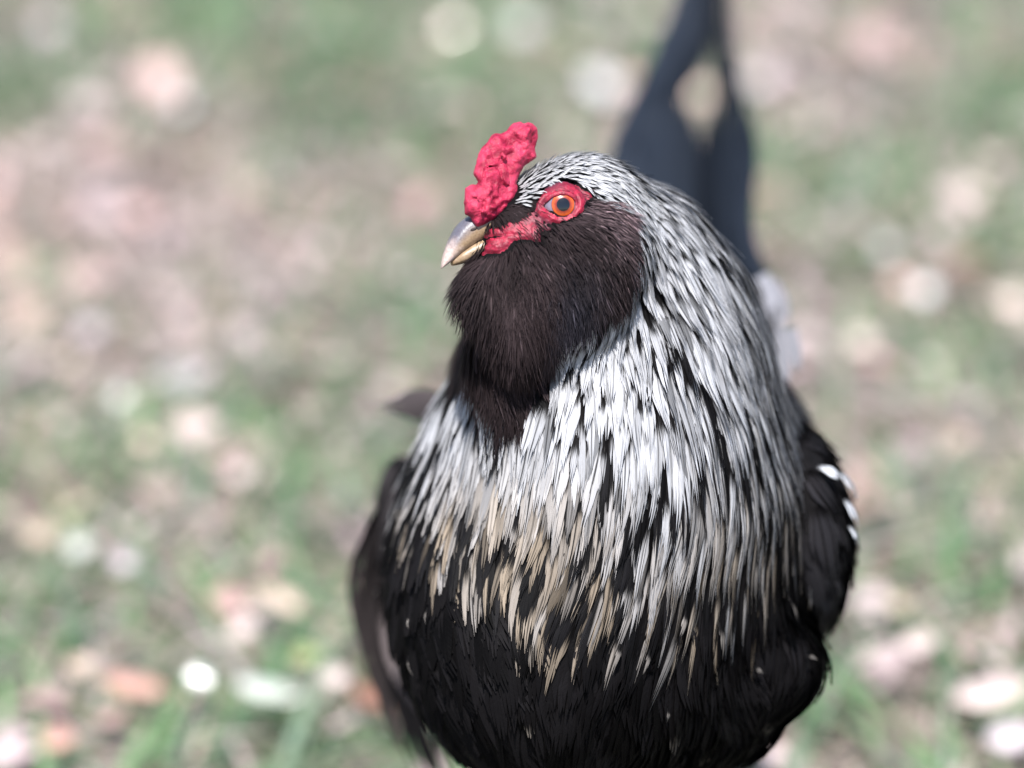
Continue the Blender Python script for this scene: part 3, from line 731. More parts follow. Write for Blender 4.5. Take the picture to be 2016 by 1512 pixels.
for mir in (False, True):
    c_ = EYEC2 if mir else EYEC
    def mr(p): return p - 2 * Hl * ((p - HEADC) @ Hl)[..., None] if mir else p
    # gaze: where the pupil shows in the photograph
    d_ = v3((1109 - 1008) * FIELD / 2016, (756 - 402.5) * FIELD / 2016, 1.0)
    bb = d_ @ EYEC; disc = bb * bb - (d_ @ d_) * (EYEC @ EYEC - EYE_R ** 2); hit = d_ * ((bb - math.sqrt(disc)) / (d_ @ d_)); gaze = nrm(hit - EYEC)
    eV, eF = cap(EYEC, gaze, EYE_R, 0.02, math.pi - .02, 24, 40)
    e = part('eye', mr(eV), eF, MAT_SCL)
    iV, iF = cap(EYEC, gaze, EYE_R + 0.00008, 0.22, 0.50, 8, 48)
    i_ = part('iris', mr(iV), iF, MAT_IRIS, e)
    a = np.ones((len(iV), 4)); a[:, 0] = np.repeat(np.linspace(0, 1, 9), 48); col_attr(i_.data, 'ir', a)
    pV, pF = cap(EYEC, gaze, EYE_R + 0.00012, 0.001, 0.272, 6, 40)
    part('pupil', mr(pV), pF, MAT_PUPIL, e)
    # lids: a fleshy rim round the opening, lying on the eyeball
    E = np.array(EYEHOLE, float); E = np.concatenate([E, E[:1]]); ss = np.linspace(0, 1, 61)[:-1]
    cu = np.stack([np.interp(ss, np.linspace(0, 1, len(E)), E[:, i]) for i in range(2)], -1)
    for _ in range(3): cu = (np.roll(cu, 1, 0) + 2 * cu + np.roll(cu, -1, 0)) / 4
    ray = nrm(np.stack([(cu[:, 0] - 1008) * FIELD / 2016, (756 - cu[:, 1]) * FIELD / 2016, np.ones(60)], -1))
    bb = ray @ EYEC; dsc = np.maximum(bb ** 2 - (EYEC @ EYEC - (EYE_R + 0.0002) ** 2), 1e-9); ring = ray * (bb - np.sqrt(dsc))[:, None]
    tan = nrm(np.roll(ring, -1, 0) - np.roll(ring, 1, 0)); rad = nrm(ring - EYEC); sid = np.cross(tan, rad)
    LV, LF = [], []
    for k in range(60):
        rr = 0.00040 + 0.00022 * vnoise(ring[k:k + 1] * 1500, 3)[0]
        for j in range(8):
            an = 2 * math.pi * j / 8; LV.append(ring[k] + rad[k] * rr * math.cos(an) + sid[k] * rr * 1.7 * math.sin(an))
    for k in range(60):
        for j in range(8):
            k2, j2 = (k + 1) % 60, (j + 1) % 8; LF.append((k * 8 + j, k * 8 + j2, k2 * 8 + j2, k2 * 8 + j))
    part('eyelid', mr(np.array(LV)), LF, MAT_LID, e)

# ------------------------------------------------------------------ single large feathers on given curves
def bez(a, c_, b, n_=10):
    s_ = np.linspace(0, 1, n_)[:, None]; return a * (1 - s_) ** 2 + 2 * c_ * s_ * (1 - s_) + b * s_ ** 2
def big_feather(name, a, c_, b, width, side_hint, parent, mat, ca, base=0.0, edge=1.5, nst=10, fray=.05, tipround=.22, prof=(.45, 1, .8), shaft=0.0):
    p = bez(a, c_, b)[None]; tt_ = nrm(np.gradient(p[0], axis=0))[None]
    sd_ = nrm(side_hint - tt_ * (tt_ @ side_hint)[..., None]); nn_ = np.cross(tt_, sd_)
    V, UV = strips(p, nn_, tt_, np.array([width]), nst, fray, tipround, prof, 0.25, 9, 0.01)
    me = feather_mesh(name, V, UV, np.array([[*ca, 1]]), np.array([[base, shaft, edge, rng.random()]]), mat, BASE)
    return link(name, me, parent)
TAILC = v3(0.0095, 0.0125, 0.0185)
ENV_L = np.array([(640, 1235, 1420), (540, 1225, 1405), (430, 1205, 1392), (330, 1204, 1388), (270, 1222, 1384), (240, 1236, 1376), (220, 1244, 1358), (180, 1262, 1338), (145, 1278, 1350), (118, 1290, 1394), (50, 1318, 1416), (0, 1336, 1424), (-80, 1360, 1432), (-180, 1385, 1436)], float)
ENV_R = np.array([(680, 1400, 1552), (600, 1395, 1530), (520, 1385, 1496), (450, 1376, 1474), (380, 1372, 1480), (300, 1372, 1489), (260, 1376, 1482), (235, 1386, 1474), (215, 1402, 1466), (180, 1416, 1456), (145, 1406, 1449), (118, 1388, 1446), (50, 1390, 1448), (0, 1386, 1444), (-80, 1384, 1440), (-180, 1384, 1436)], float)
def tail_feather(env, f0, f1, y0, y1, dz, tilt, mat=MAT_TAIL, ca=None, name='tail_feather', nst=10, parent=None, tr=.15):
    ys = np.linspace(y0, y1, 16); e = env[np.argsort(env[:, 0])]
    lo, hi = np.interp(ys, e[:, 0], e[:, 1]), np.interp(ys, e[:, 0], e[:, 2])
    a, b = lo + (hi - lo) * f0, lo + (hi - lo) * f1
    d_ = 1.275 + (430 - ys) * .00022 + dz
    p = np.stack([PX((a[k] + b[k]) / 2, ys[k], d_[k]) for k in range(16)])[None]
    hw = (b - a) * FIELD * d_ / 2016
    tt_ = nrm(np.gradient(p[0], axis=0))[None]; hint = v3(math.cos(tilt), 0, math.sin(tilt))
    sd_ = nrm(hint - tt_ * (tt_ @ hint)[..., None]); nn_ = np.cross(tt_, sd_)
    nn_ = nn_ * np.sign(nn_[..., 2:3]) * -1
    V, UV = strips(p, nn_, tt_, np.array([hw.max()]), nst, .03, tr, (1, 1, 1), .22, 14, .004, wpath=hw / math.cos(tilt))
    col = (TAILC * rng.uniform(.75, 1.25)) if ca is None else np.array(ca)
    me = feather_mesh(name, V, UV, np.array([[*col, 1]]), np.array([[-.5, -.0, 1.6, rng.random()]]), mat, BASE)
    return link(name, me, parent or hen)
for f0, f1, yt, dz in ((0, .46, -175, .010), (.20, .66, -180, .016), (.40, .84, -185, .022), (.58, 1.0, -190, .028), (.01, .40, 130, .003), (.03, .36, 235, -.003)):
    tail_feather(ENV_L, f0, f1, 600, yt, dz, .55, ca=TAILC * (1.7 - 1.5 * f0))  # lit outer side and shaded inner side painted by feather colour
for f0, f1, yt, dz in ((.0, .50, -185, .020), (.25, .76, -180, .014), (.48, 1.0, -175, .008), (.55, 1.0, 120, .003), (.6, 1.0, 235, -.002)):
    tail_feather(ENV_R, f0, f1, 650, yt, dz, -.5, ca=TAILC * (.35 + 1.1 * f1 * f1))  # same on this side: lit outer edge, shaded middle in the colour
ENV_C = np.array([(620, 1300, 1460), (420, 1285, 1455), (300, 1310, 1450), (225, 1335, 1428)], float)
for f0, f1, dz in ((0, .6, .035), (.4, 1, .038)): tail_feather(ENV_C, f0, f1, 600, 226, dz, .1, ca=TAILC * .35, name='tail_covert', tr=.12)  # near black colour paints the shadow under the tail
ENV_S = np.array([(760, 1470, 1560), (690, 1480, 1556), (600, 1474, 1540), (555, 1480, 1520)], float)
for f0, f1, y0, y1, dz, g in ((0, .7, 545, 650, -.066, .30), (.35, 1, 560, 680, -.064, .22), (.3, 1.0, 660, 780, -.068, .22)):
    tail_feather(ENV_S, f0, f1, y0, y1, dz, -.95, MAT_PLUME, v3(g, g, g * 1.1), 'saddle_feather', 6, tr=.4)

# ------------------------------------------------------------------ wings
def wing(center, radii, Bm, flowdir, spots, flights, darkcol):
    f = Shape(0.004); f.add(center, radii, Bm)
    r = max(radii) * 0.01 + 0.006
    V, Q = surface_nets(f, center - r, center + r, 0.004); V = f.project(V, 0, 2)
    wg = part('wing', V, Q, MAT_SKIN_UNDER)
    P = thin(sample_surface(V, Q, 12e4), np.full(1, .0055).repeat(1)) if False else sample_surface(V, Q, 12e4)
    P = thin(P, np.full(len(P), .0058)); fl = nrm(flowdir)
    def ff(p, n_):
        t_ = np.tile(fl, (len(p), 1)); return nrm(t_ - n_ * (t_ * n_).sum(-1, keepdims=True))
    L = rng.uniform(.018, .026, len(P)); wd = rng.uniform(.010, .014, len(P))
    path, pn, pt = grow(f, P, L, np.full(len(P), .0005), .0015 + .002 * rng.random(len(P)), 6, jit=.1, flowf=ff)
    Vf, UV = strips(path, pn, pt, wd, 8, .1, .4, (.6, 1, .75), .2, 6, .02)
    ca = np.ones((len(P), 4)); ca[:, :3] = darkcol * rng.uniform(.7, 1.5, (len(P), 1))
    cb = np.stack([np.full(len(P), .15), np.zeros(len(P)), np.full(len(P), 1.5), rng.random(len(P))], -1)
    o = link('covert_feathers', feather_mesh('covert_feathers', Vf, UV, ca, cb, MAT_DARK, BASE), wg); tag(o, kind='stuff')
    for (px, py, sz, dx, dy) in spots:
        hit = march_px(np.array([float(px)]), np.array([float(py)]), f)[0]; nh = f.grad(hit[None])[0]
        d_ = nrm(v3(dx, -dy, 0)); d_ = nrm(d_ - nh * (d_ @ nh)); a = hit - d_ * sz * 1.0 + nh * .003; e_ = hit + d_ * sz + nh * .005
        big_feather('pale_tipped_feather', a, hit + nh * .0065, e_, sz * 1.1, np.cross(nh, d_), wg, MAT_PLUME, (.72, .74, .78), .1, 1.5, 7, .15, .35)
    for a, c_, b, wdt, colr, bs in flights:
        big_feather('flight_feather', PX(*a), PX(*c_), PX(*b), wdt, v3(.8, .35, -.5), wg, MAT_DARK, colr, bs)
    return wg
WB1 = np.stack([nrm(v3(1, 0.12, 0.1)), nrm(v3(-.12, 1, 0.1)), v3(0, 0, 1)]); 
wing(PX(1533, 1050, 1.11), (2.1, 4.0, 6.5), WB1, v3(.25, -1, .6),
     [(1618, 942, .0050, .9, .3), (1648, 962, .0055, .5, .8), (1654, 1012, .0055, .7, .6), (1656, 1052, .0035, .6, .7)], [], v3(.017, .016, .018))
GREY = v3(.055, .046, .047)
wing(PX(858, 1150, 1.155), (1.6, 4.8, 5.0), np.stack([nrm(v3(1, .25, 0)), nrm(v3(-.25, 1, 0)), v3(0, 0, 1)]), v3(.2, -1, .3), [],
     [((785, 960, 1.13), (712, 1150, 1.155), (770, 1330, 1.17), .022, GREY, 0), ((790, 1020, 1.13), (728, 1230, 1.155), (830, 1450, 1.17), .024, GREY * .8, 0),
      ((800, 1080, 1.13), (765, 1330, 1.15), (880, 1560, 1.17), .026, GREY * .7, 0), ((752, 1150, 1.135), (768, 1330, 1.14), (905, 1455, 1.15), .011, GREY * 2.8, 0.2),  # last feather here is paler: the wing's lit rim, painted
      ((950, 860, 1.115), (800, 750, 1.14), (745, 802, 1.155), .012, GREY * 1.2, 0)], v3(.024, .021, .022))

for (px, py, sz, dx, dy, g) in [(767, 1163, .0022, .6, .7, .6), (1402, 1258, .0062, .15, 1, .16), (1540, 1205, .0055, .5, .8, .11), (1605, 1190, .005, .5, .8, .09),  # pale flecks; those on the wing fold are highlights painted as feathers
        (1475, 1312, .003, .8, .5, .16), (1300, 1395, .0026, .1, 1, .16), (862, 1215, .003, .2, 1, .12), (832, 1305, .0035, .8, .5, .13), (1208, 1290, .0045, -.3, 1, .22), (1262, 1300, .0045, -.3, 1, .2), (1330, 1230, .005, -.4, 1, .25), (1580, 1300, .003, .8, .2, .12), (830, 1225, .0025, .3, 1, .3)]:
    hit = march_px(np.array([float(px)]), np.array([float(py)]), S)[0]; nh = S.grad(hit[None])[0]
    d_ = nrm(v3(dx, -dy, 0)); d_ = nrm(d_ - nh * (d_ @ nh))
    big_feather('pale_feather_and_highlight', hit - d_ * sz + nh * .004, hit + nh * .0062, hit + d_ * sz + nh * .0045, sz * .5, np.cross(nh, d_), hen, MAT_PLUME, (g, g * .9, g * .82), .3, 1.5, 5, .45, .5)

# ------------------------------------------------------------------ legs (below the picture's lower edge)
MAT_LEG = plain('leg_scale', (0.10, 0.11, 0.10), 0.55, 0.4, 0.35, 200, 0.3)
MAT_CLAW = plain('claw_horn', (0.20, 0.16, 0.12), 0.4)
def tube(pts, rad, n_=10):
    pts = np.array(pts, float); V, Fc = [], []
    tg = nrm(np.gradient(pts, axis=0))
    for i, p in enumerate(pts):
        up = v3(0, 0, 1) if abs(tg[i][2]) < .9 else v3(0, 1, 0); x = nrm(np.cross(tg[i], up)); y = np.cross(tg[i], x)
        for k in range(n_): a = 2 * math.pi * k / n_; V.append(p + (x * math.cos(a) + y * math.sin(a)) * rad[i])
    for i in range(len(pts) - 1):
        for k in range(n_): k2 = (k + 1) % n_; Fc.append((i * n_ + k, i * n_ + k2, (i + 1) * n_ + k2, (i + 1) * n_ + k))
    Fc.append(tuple(range(n_))[::-1]); Fc.append(tuple((len(pts) - 1) * n_ + k for k in range(n_))); return np.array(V), Fc
for sx in (-1, 1):
    x0, y0 = BASE[0] + sx * .036, BASE[1] + .005
    V, Fc = tube([(x0, y0 + .02, .175), (x0, y0 + .025, .12), (x0, y0 + .028, .085), (x0, y0 + .010, .045), (x0, y0, .014)], [.026, .017, .0085, .0062, .0075])
    lg = part('leg', V, Fc, MAT_LEG, world=True)
    for an, ln in ((-28, .052), (0, .062), (28, .052), (180, .026)):
        a = math.radians(an); d_ = v3(math.sin(a), -math.cos(a), 0)
        pts = [v3(x0, y0, .012) + d_ * ln * f_ + v3(0, 0, zz) for f_, zz in ((0, .002), (.3, .001), (.65, -.004), (1, -.0065))]
        V, Fc = tube(pts, [.006, .0055, .005, .0045]); part('toe', V, Fc, MAT_LEG, lg, world=True)
        V, Fc = tube([pts[-1], pts[-1] + d_ * .006 + v3(0, 0, .001), pts[-1] + d_ * .012 - v3(0, 0, .0035)], [.0038, .0026, .0006], 8); part('claw', V, Fc, MAT_CLAW, lg, world=True)

# ------------------------------------------------------------------ ground
m, t, b = new_mat('dry_soil')
tc = N(t, 'ShaderNodeTexCoord').outputs['Object']
n1 = NOISE(t, tc, 3.0, 6).outputs[0]; n2 = NOISE(t, tc, 60, 5).outputs[0]
colr = MIX(t, RANGE(t, n1, .4, .62), c4(.27, .21, .19), c4(.17, .20, .125))
t.links.new(MIX(t, RANGE(t, n2, .3, .7), MIX(t, 1.0, colr, c4(.55, .5, .48), 'MULTIPLY'), colr), b.inputs['Base Color']); b.inputs['Roughness'].default_value = .9
MAT_SOIL = m
gx = np.concatenate([[-600, -120, -30, -8], np.linspace(-3, 3, 61), [8, 30, 120, 600]])
gy = np.concatenate([[-600, -100, -20, -4], np.linspace(-.5, 6, 66), [10, 30, 120, 900]])
X, Y = np.meshgrid(gx, gy); Z = (vnoise(np.stack([X * 3, Y * 3, X * 0], -1), 1) - .5) * .012 - .008
G = np.arange(X.size).reshape(X.shape); Q = np.stack([G[:-1, :-1], G[:-1, 1:], G[1:, 1:], G[1:, :-1]], -1).reshape(-1, 4)
o = link('ground', mesh_from('ground', np.stack([X, Y, Z], -1).reshape(-1, 3), Q, MAT_SOIL)); tag(o, kind='structure')

# how green or how dry the lawn is, read off the photograph at a few spots: px, py, green, dark
GM = np.array([(20, 200, 1.0), (90, 60, .6), (500, 60, .9), (640, 100, .9), (250, 300, .2), (100, 420, 0), (300, 430, .05), (250, 560, .1), (420, 560, .1), (700, 220, .8), (560, 370, .6), (850, 180, .8), (760, 330, .6),
    (1010, 180, .6), (60, 620, .3), (450, 480, .2), (620, 560, .3), (740, 600, .7), (780, 680, .6), (350, 780, .2), (130, 720, .1), (40, 900, .7), (250, 850, .8), (430, 820, .7), (560, 780, .4), (650, 900, .5), (60, 1130, .9), (350, 1050, .3),
    (620, 1080, .8), (420, 1180, .6), (40, 1290, .8), (200, 1450, .4), (620, 1430, .9), (400, 1440, .7), (680, 1220, .8), (1180, 260, .4), (1260, 100, .7), (1600, 60, .2), (1760, 80, .4), (1620, 180, .1), (1960, 200, .8), (1950, 260, 1),
    (1560, 370, .95), (1700, 260, .5), (1860, 300, .5), (1740, 470, .7), (1900, 340, .3), (1960, 480, .8), (1640, 540, .5), (1640, 700, .2), (1760, 570, .3), (1860, 520, .3), (1820, 720, .7), (1640, 800, .1), (1930, 800, .6), (1740, 920, .3), (1900, 950, .8),
    (1760, 1080, .6), (1900, 1150, .7), (1800, 1200, .9), (1720, 1300, .9), (1850, 1320, .9), (1960, 1380, .3), (1600, 1450, .8), (1900, 1480, .7)])
GW = np.array([ground_pt(a[0], a[1])[:2] for a in GM])
def greenness(x, y):
    d2 = (x[:, None] - GW[None, :, 0]) ** 2 + ((y[:, None] - GW[None, :, 1]) * .55) ** 2
    wg = 1 / (d2 + .02 ** 2) ** 2; near = smooth(-d2.min(1), -.3, -.05)
    g = (wg @ GM[:, 2]) / wg.sum(1)
    nz = vnoise(np.stack([x * 9, y * 9, x * 0], -1), 12)
    return np.where(near > 0, g * near + nz * (1 - near), nz)
def veg_mat(name, transl=.3, rough=.5, spec=.3):
    m, t, b = new_mat(name); at = N(t, 'ShaderNodeAttribute', attribute_name='gc')
    t.links.new(at.outputs['Color'], b.inputs['Base Color']); b.inputs['Roughness'].default_value = rough; b.inputs['Specular IOR Level'].default_value = spec
    tr = N(t, 'ShaderNodeBsdfTranslucent'); t.links.new(at.outputs['Color'], tr.inputs[0]); mx = N(t, 'ShaderNodeMixShader'); mx.inputs[0].default_value = transl
    t.links.new(b.outputs[0], mx.inputs[1]); t.links.new(tr.outputs[0], mx.inputs[2]); t.links.new(mx.outputs[0], t.nodes['Material Output'].inputs[0]); return m
MAT_GRASS = veg_mat('grass_blade'); MAT_LITTER = veg_mat('litter', .12, .46, .4)
GREENS = np.array([(.135, .255, .110), (.185, .30, .145), (.105, .225, .105), (.27, .31, .19), (.20, .28, .20)])
STRAW = (.92, .92, .99) * np.array([(.47, .39, .31), (.42, .34, .28), (.55, .47, .40), (.38, .31, .25), (.50, .41, .38)])
LEAFC = (1.0, .93, .97) * np.array([(.62, .45, .41), (.54, .37, .33), (.60, .50, .45), (.40, .28, .23), (.64, .55, .52), (.46, .38, .32), (.34, .25, .21), (.62, .52, .50)])
def scatter(n_, near=True):
    if near: return rng.uniform(-1.1, 1.1, n_), rng.uniform(.7, 3.4, n_)
    return rng.uniform(-4, 4, n_), np.where(rng.random(n_) < .3, rng.uniform(-1, .7, n_), rng.uniform(.7, 9, n_))
def blades(name, n_, near, kind):
    x, y = scatter(n_, near); g = greenness(x, y)
    if kind == 'green': keep = rng.random(n_) < g ** 1.2 * .85; pal = GREENS
    else: keep = rng.random(n_) < .25 + .75 * (1 - g); pal = STRAW
    x, y = x[keep], y[keep]; k = len(x)
    an = rng.uniform(0, 2 * np.pi, k); d_ = np.stack([np.cos(an), np.sin(an), 0 * an], -1); s_ = np.stack([-np.sin(an), np.cos(an), 0 * an], -1)
    if kind == 'green': H = rng.uniform(.010, .032, k); lean = rng.uniform(.5, 2.2, k); wd = rng.uniform(.0014, .0032, k)
    else: H = rng.uniform(.003, .02, k); lean = rng.uniform(1.5, 6, k); wd = rng.uniform(.001, .0028, k)
    if not near: wd = wd * 1.6
    rows = []
    for r_, wf in ((0, 1), (.4, .95), (.75, .65), (1, .08)):
        c_ = np.stack([x, y, np.full(k, -.004)], -1) + d_ * (H * lean * r_ ** 1.7)[:, None] + v3(0, 0, 1) * (H * r_)[:, None]
        rows.append(np.stack([c_ - s_ * (wd * wf)[:, None], c_ + s_ * (wd * wf)[:, None]], 1))
    V = np.stack(rows, 1).reshape(-1, 3); q = np.array([(0, 1, 3, 2), (2, 3, 5, 4), (4, 5, 7, 6)])
    Q = (q[None] + (np.arange(k) * 8)[:, None, None]).reshape(-1, 4)
    me = quads_mesh(name, V, Q, MAT_GRASS if kind == 'green' else MAT_LITTER)
    col = pal[rng.integers(0, len(pal), k)] * rng.uniform(.65, 1.25, (k, 1)); col_attr(me, 'gc', np.repeat(np.concatenate([col, np.ones((k, 1))], 1), 8, 0))
    o = link(name, me); return o
tag(blades('grass', 60000, True, 'green'), 'short green grass of the lawn growing round the hen', 'grass', kind='stuff')
tag(blades('dry_grass', 42000, True, 'straw'), 'dry straw coloured grass lying flat on the lawn', 'dry grass', kind='stuff')
tag(blades('outer_grass', 45000, False, 'green'), 'thinner green grass of the lawn farther out', 'grass', kind='stuff')
tag(blades('outer_dry_grass', 30000, False, 'straw'), 'dry straw coloured grass farther out on the lawn', 'dry grass', kind='stuff')

def leaf_shape(k, ln, wd, curl, fold):     # grids 7 x 3 for k leaves, local x along the leaf
    s_ = np.linspace(-1, 1, 7); pr = (1 - np.abs(s_) ** 2.2) ** .7 * (1 - .12 * s_); V = np.zeros((k, 7, 3, 3))
    for j, u_ in enumerate((-1, 0, 1)):
        V[:, :, j, 0] = ln[:, None] * .5 * s_; V[:, :, j, 1] = wd[:, None] * .5 * pr * u_
        V[:, :, j, 2] = curl[:, None] * ln[:, None] * s_ ** 2 + fold[:, None] * wd[:, None] * .5 * pr * abs(u_)
    return V.reshape(k, 21, 3)
LQ = np.array([(i * 3 + j, i * 3 + 3 + j, i * 3 + 4 + j, i * 3 + 1 + j) for i in range(6) for j in range(2)])
def litter(name, n_, near):
    x, y = scatter(n_, near); g = greenness(x, y); keep = rng.random(n_) < .12 + .88 * (1 - g) ** 1.2; x, y = x[keep], y[keep]; k = len(x)
    ln = rng.uniform(.008, .036, k); wd = ln * rng.uniform(.35, .8, k); V = leaf_shape(k, ln, wd, rng.normal(0, .12, k), rng.normal(0, .25, k))
    yaw, pi_, ro = rng.uniform(0, 6.28, k), rng.normal(0, .35, k), rng.normal(0, .35, k)
    def rot(V, a, i, j): c_, s_ = np.cos(a)[:, None], np.sin(a)[:, None]; A, B = V[..., i].copy(), V[..., j].copy(); V[..., i] = A * c_ - B * s_; V[..., j] = A * s_ + B * c_
    rot(V, pi_, 0, 2); rot(V, ro, 1, 2); rot(V, yaw, 0, 1); V += np.stack([x, y, rng.uniform(0, .014, k)], -1)[:, None]
    me = quads_mesh(name, V.reshape(-1, 3), (LQ[None] + (np.arange(k) * 21)[:, None, None]).reshape(-1, 4), MAT_LITTER)
    col = LEAFC[rng.integers(0, len(LEAFC), k)] * rng.uniform(.7, 1.15, (k, 1)); col_attr(me, 'gc', np.repeat(np.concatenate([col, np.ones((k, 1))], 1), 21, 0))
    return link(name, me)
tag(litter('leaf_litter', 9000, True), 'pinkish beige dead leaf litter scattered through the lawn', 'leaf litter', kind='stuff')
tag(litter('outer_leaf_litter', 9000, False), 'beige dead leaf litter farther out on the lawn', 'leaf litter', kind='stuff')

# ------------------------------------------------------------------ single fallen leaves that show as pale discs
def leaf_mat(name, col, rough, spec):
    m, t, b = new_mat(name); tc = N(t, 'ShaderNodeTexCoord').outputs['Object']; n1 = NOISE(t, tc, 120, 4).outputs[0]
    t.links.new(MIX(t, RANGE(t, n1, .3, .7), c4(*(np.array(col) * .85)), c4(*col)), b.inputs['Base Color']); b.inputs['Roughness'].default_value = rough; b.inputs['Specular IOR Level'].default_value = spec; return m
def lm_(c, f=.8): return tuple(f * v for v in c)
LM = {'white': leaf_mat('leaf_white', (.80, .79, .77), .18, .6), 'cream': leaf_mat('leaf_cream', (.75, .64, .54), .18, .6), 'pink': leaf_mat('leaf_pink', (.64, .51, .48), .35, .5),
      'peach': leaf_mat('leaf_peach', (.64, .47, .39), .35, .5), 'salmon': leaf_mat('leaf_salmon', (.56, .32, .26), .5, .4), 'brown': leaf_mat('leaf_brown', (.26, .13, .09), .6, .3),
      'tan': leaf_mat('leaf_tan', (.55, .45, .33), .45, .4), 'pale_green': leaf_mat('leaf_pale_green', (.58, .60, .54), .32, .5), 'yellow_green': leaf_mat('leaf_yellow_green', (.36, .40, .18), .5, .3),
      'lavender': leaf_mat('leaf_lavender', (.58, .49, .52), .4, .5)}
def half_normal(p): return nrm(SUN + nrm(CAM - p))
def fallen_leaf(px, py, colr, ln, wd, ang, label, glint=0.0, cat='leaf'):
    p = ground_pt(px, py, .030 if glint > .84 else .018 if glint > .45 else .012); n_ = nrm(half_normal(p) * glint + v3(0, 0, 1) * (1 - glint) + rng.normal(0, .05, 3) * (1 - glint))
    a = math.radians(ang); x = v3(math.cos(a), math.sin(a), 0); x = nrm(x - n_ * (x @ n_)); y = np.cross(n_, x)
    k = np.ones(1); f_ = .64 if glint > .84 else .74; ln, wd = ln * f_, wd * f_; V = leaf_shape(1, k * ln, k * wd, k * rng.uniform(.02, .08) * (1 - glint * .93), k * .12 * (1 - glint * .93))[0]
    Vw = V[:, 0:1] * x + V[:, 1:2] * y + V[:, 2:3] * n_
    o = link('fallen_leaf', mesh_from('fallen_leaf', Vw, LQ, LM[colr]), None, tuple(p)); sm = o.modifiers.new('thickness', 'SOLIDIFY'); sm.thickness = .0008
    tag(o, label, cat, 'pale fallen leaves on the lawn'); return o
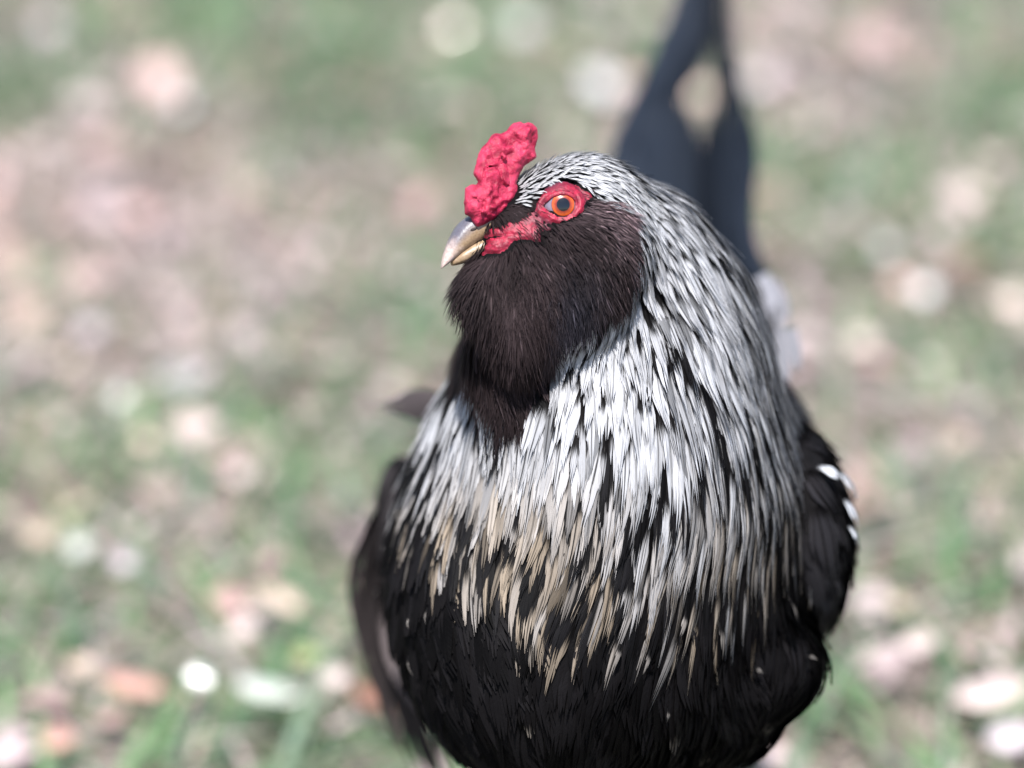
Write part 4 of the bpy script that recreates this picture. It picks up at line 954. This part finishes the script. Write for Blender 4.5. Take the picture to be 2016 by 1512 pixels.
LEAVES = [
 (893, 55, 'cream', .026, .022, 20, 'bright cream leaf at the top, above the red comb', 1.0),
 (1030, 50, 'pale_green', .034, .028, 50, 'pale grey green leaf just to the right of the bright cream one at the top', .5),
 (1185, 165, 'white', .040, .024, 130, 'large white leaf left of the dark tail', .8),
 (1135, 100, 'tan', .024, .014, 130, 'small dull tan leaf above and left of the large white leaf by the tail', .3),
 (360, 203, 'white', .017, .014, 60, 'round white leaf standing out alone in the upper left', .85),
 (97, 50, 'lavender', .026, .022, 80, 'pale grey leaf in the top left corner', .5),
 (215, 165, 'pink', .026, .022, 10, 'pinkish beige leaf in the upper left between the grey and the lone white one', .3),
 (95, 280, 'pink', .026, .022, 30, 'faint pink leaf near the left edge, above the bare pinkish ground', .3),
 (495, 368, 'tan', .020, .018, 0, 'dull tan leaf on green grass to the left of the comb', .4),
 (1285, 25, 'pink', .036, .024, 70, 'dusky pink leaf at the top edge beside the tail tip', .2),
 (1503, 155, 'lavender', .026, .022, 40, 'round pale pink leaf just right of the dark tail', .7),
 (1378, 182, 'peach', .022, .020, 40, 'peach leaf showing through the gap in the tail', .6),
 (1650, 90, 'salmon', .036, .022, 20, 'dull rose leaf at the top right on beige ground', 0.0),
 (237, 780, 'pale_green', .016, .012, 70, 'whitish green leaf touching the peach one, left of the hen', .9),
 (285, 865, 'peach', .017, .013, 110, 'round peach leaf below the whitish green one, left of the hen', .85),
 (180, 650, 'lavender', .022, .018, 60, 'faint lavender pink leaf at the left, above the whitish green one', .4),
 (365, 740, 'lavender', .045, .026, 35, 'broad pale pink leaf at the left, up and right of the whitish green one', .3),
 (470, 930, 'pink', .018, .015, 20, 'pinkish beige leaf between the peach leaf and the breast of the hen', .5),
 (545, 1180, 'peach', .036, .018, -25, 'large peach leaf lying over a pink one, left of the wing', .6),
 (477, 1238, 'pink', .017, .014, 20, 'small pale pink leaf against the lower side of the large peach leaf', .75),
 (393, 1333, 'white', .018, .014, -20, 'brightest white leaf, at the lower left beside a pale greenish one', 1.0),
 (530, 1360, 'pale_green', .045, .016, -18, 'long pale greenish leaf running right from the brightest white leaf', .3),
 (660, 1332, 'pink', .017, .015, 15, 'round pale pink leaf next to the lower left wing', .8),
 (157, 1310, 'peach', .018, .014, 30, 'round peach leaf at the left end of the long salmon leaf', .6),
 (265, 1350, 'salmon', .050, .018, -30, 'long salmon leaf left of the brightest white leaf', .1),
 (105, 1455, 'salmon', .028, .020, 10, 'salmon pink leaf in the bottom left corner', .25),
 (243, 1105, 'lavender', .018, .015, -20, 'small lavender pink leaf at the left, below the beige stalk', .5),
 (75, 1050, 'tan', .018, .014, -20, 'tan pink leaf near the left edge, level with the wing', .5),
 (155, 1075, 'pale_green', .018, .016, 80, 'whitish leaf at the lower end of the beige stalk at the left', .5),
 (168, 985, 'tan', .045, .012, 60, 'long beige stalk-like leaf leaning right, at the left below the peach leaf', .2),
 (745, 1375, 'brown', .040, .022, -35, 'reddish brown leaf tucked against the lower left wing', 0),
 (600, 1290, 'yellow_green', .018, .014, 0, 'yellow green leaf between the large peach leaf and the round pale pink one', .3),
 (120, 830, 'pink', .020, .018, 20, 'dull pink leaf near the left edge, beside the whitish green one', .2),
 (1820, 570, 'white', .018, .016, 40, 'pale ringed leaf at the right, level with the beard', .6),
 (1745, 485, 'pale_green', .020, .018, 40, 'greenish grey leaf above and left of the pale ringed one at the right', .4),
 (1695, 670, 'cream', .020, .018, 20, 'round cream beige leaf at the right of the neck', .5),
 (1910, 380, 'cream', .024, .020, 60, 'dull cream leaf at the right above the brown leaf', .4),
 (1905, 515, 'brown', .028, .022, 10, 'orange brown leaf at the right among green grass', .1),
 (1995, 590, 'cream', .020, .020, 10, 'cream leaf cut by the right edge, level with the beard', .5),
 (1890, 865, 'peach', .020, .017, 60, 'tan peach leaf at the right, level with the shoulder of the hen', .5),
 (1770, 1185, 'tan', .016, .014, 20, 'small greenish tan leaf to the right of the lower wing', .4),
 (1810, 1265, 'pink', .022, .016, 20, 'dull pink leaf at the lower right in green grass', .5),
 (1960, 1360, 'pink', .055, .024, 15, 'broad pale pink leaf at the right edge near the lower corner', .3),
 (1990, 1450, 'lavender', .030, .022, 15, 'pale lavender leaf in the lower right corner', .5),
 (1515, 1485, 'pink', .020, .016, 15, 'pink leaf at the bottom edge just right of the hen', .5),
 (1990, 940, 'tan', .06, .008, 5, 'long straw coloured blade crossing the right edge, level with the wing', .2),
]
for px, py, colr, ln, wd, ang, label, gl in LEAVES: fallen_leaf(px, py, colr, ln, wd, ang, label, gl)
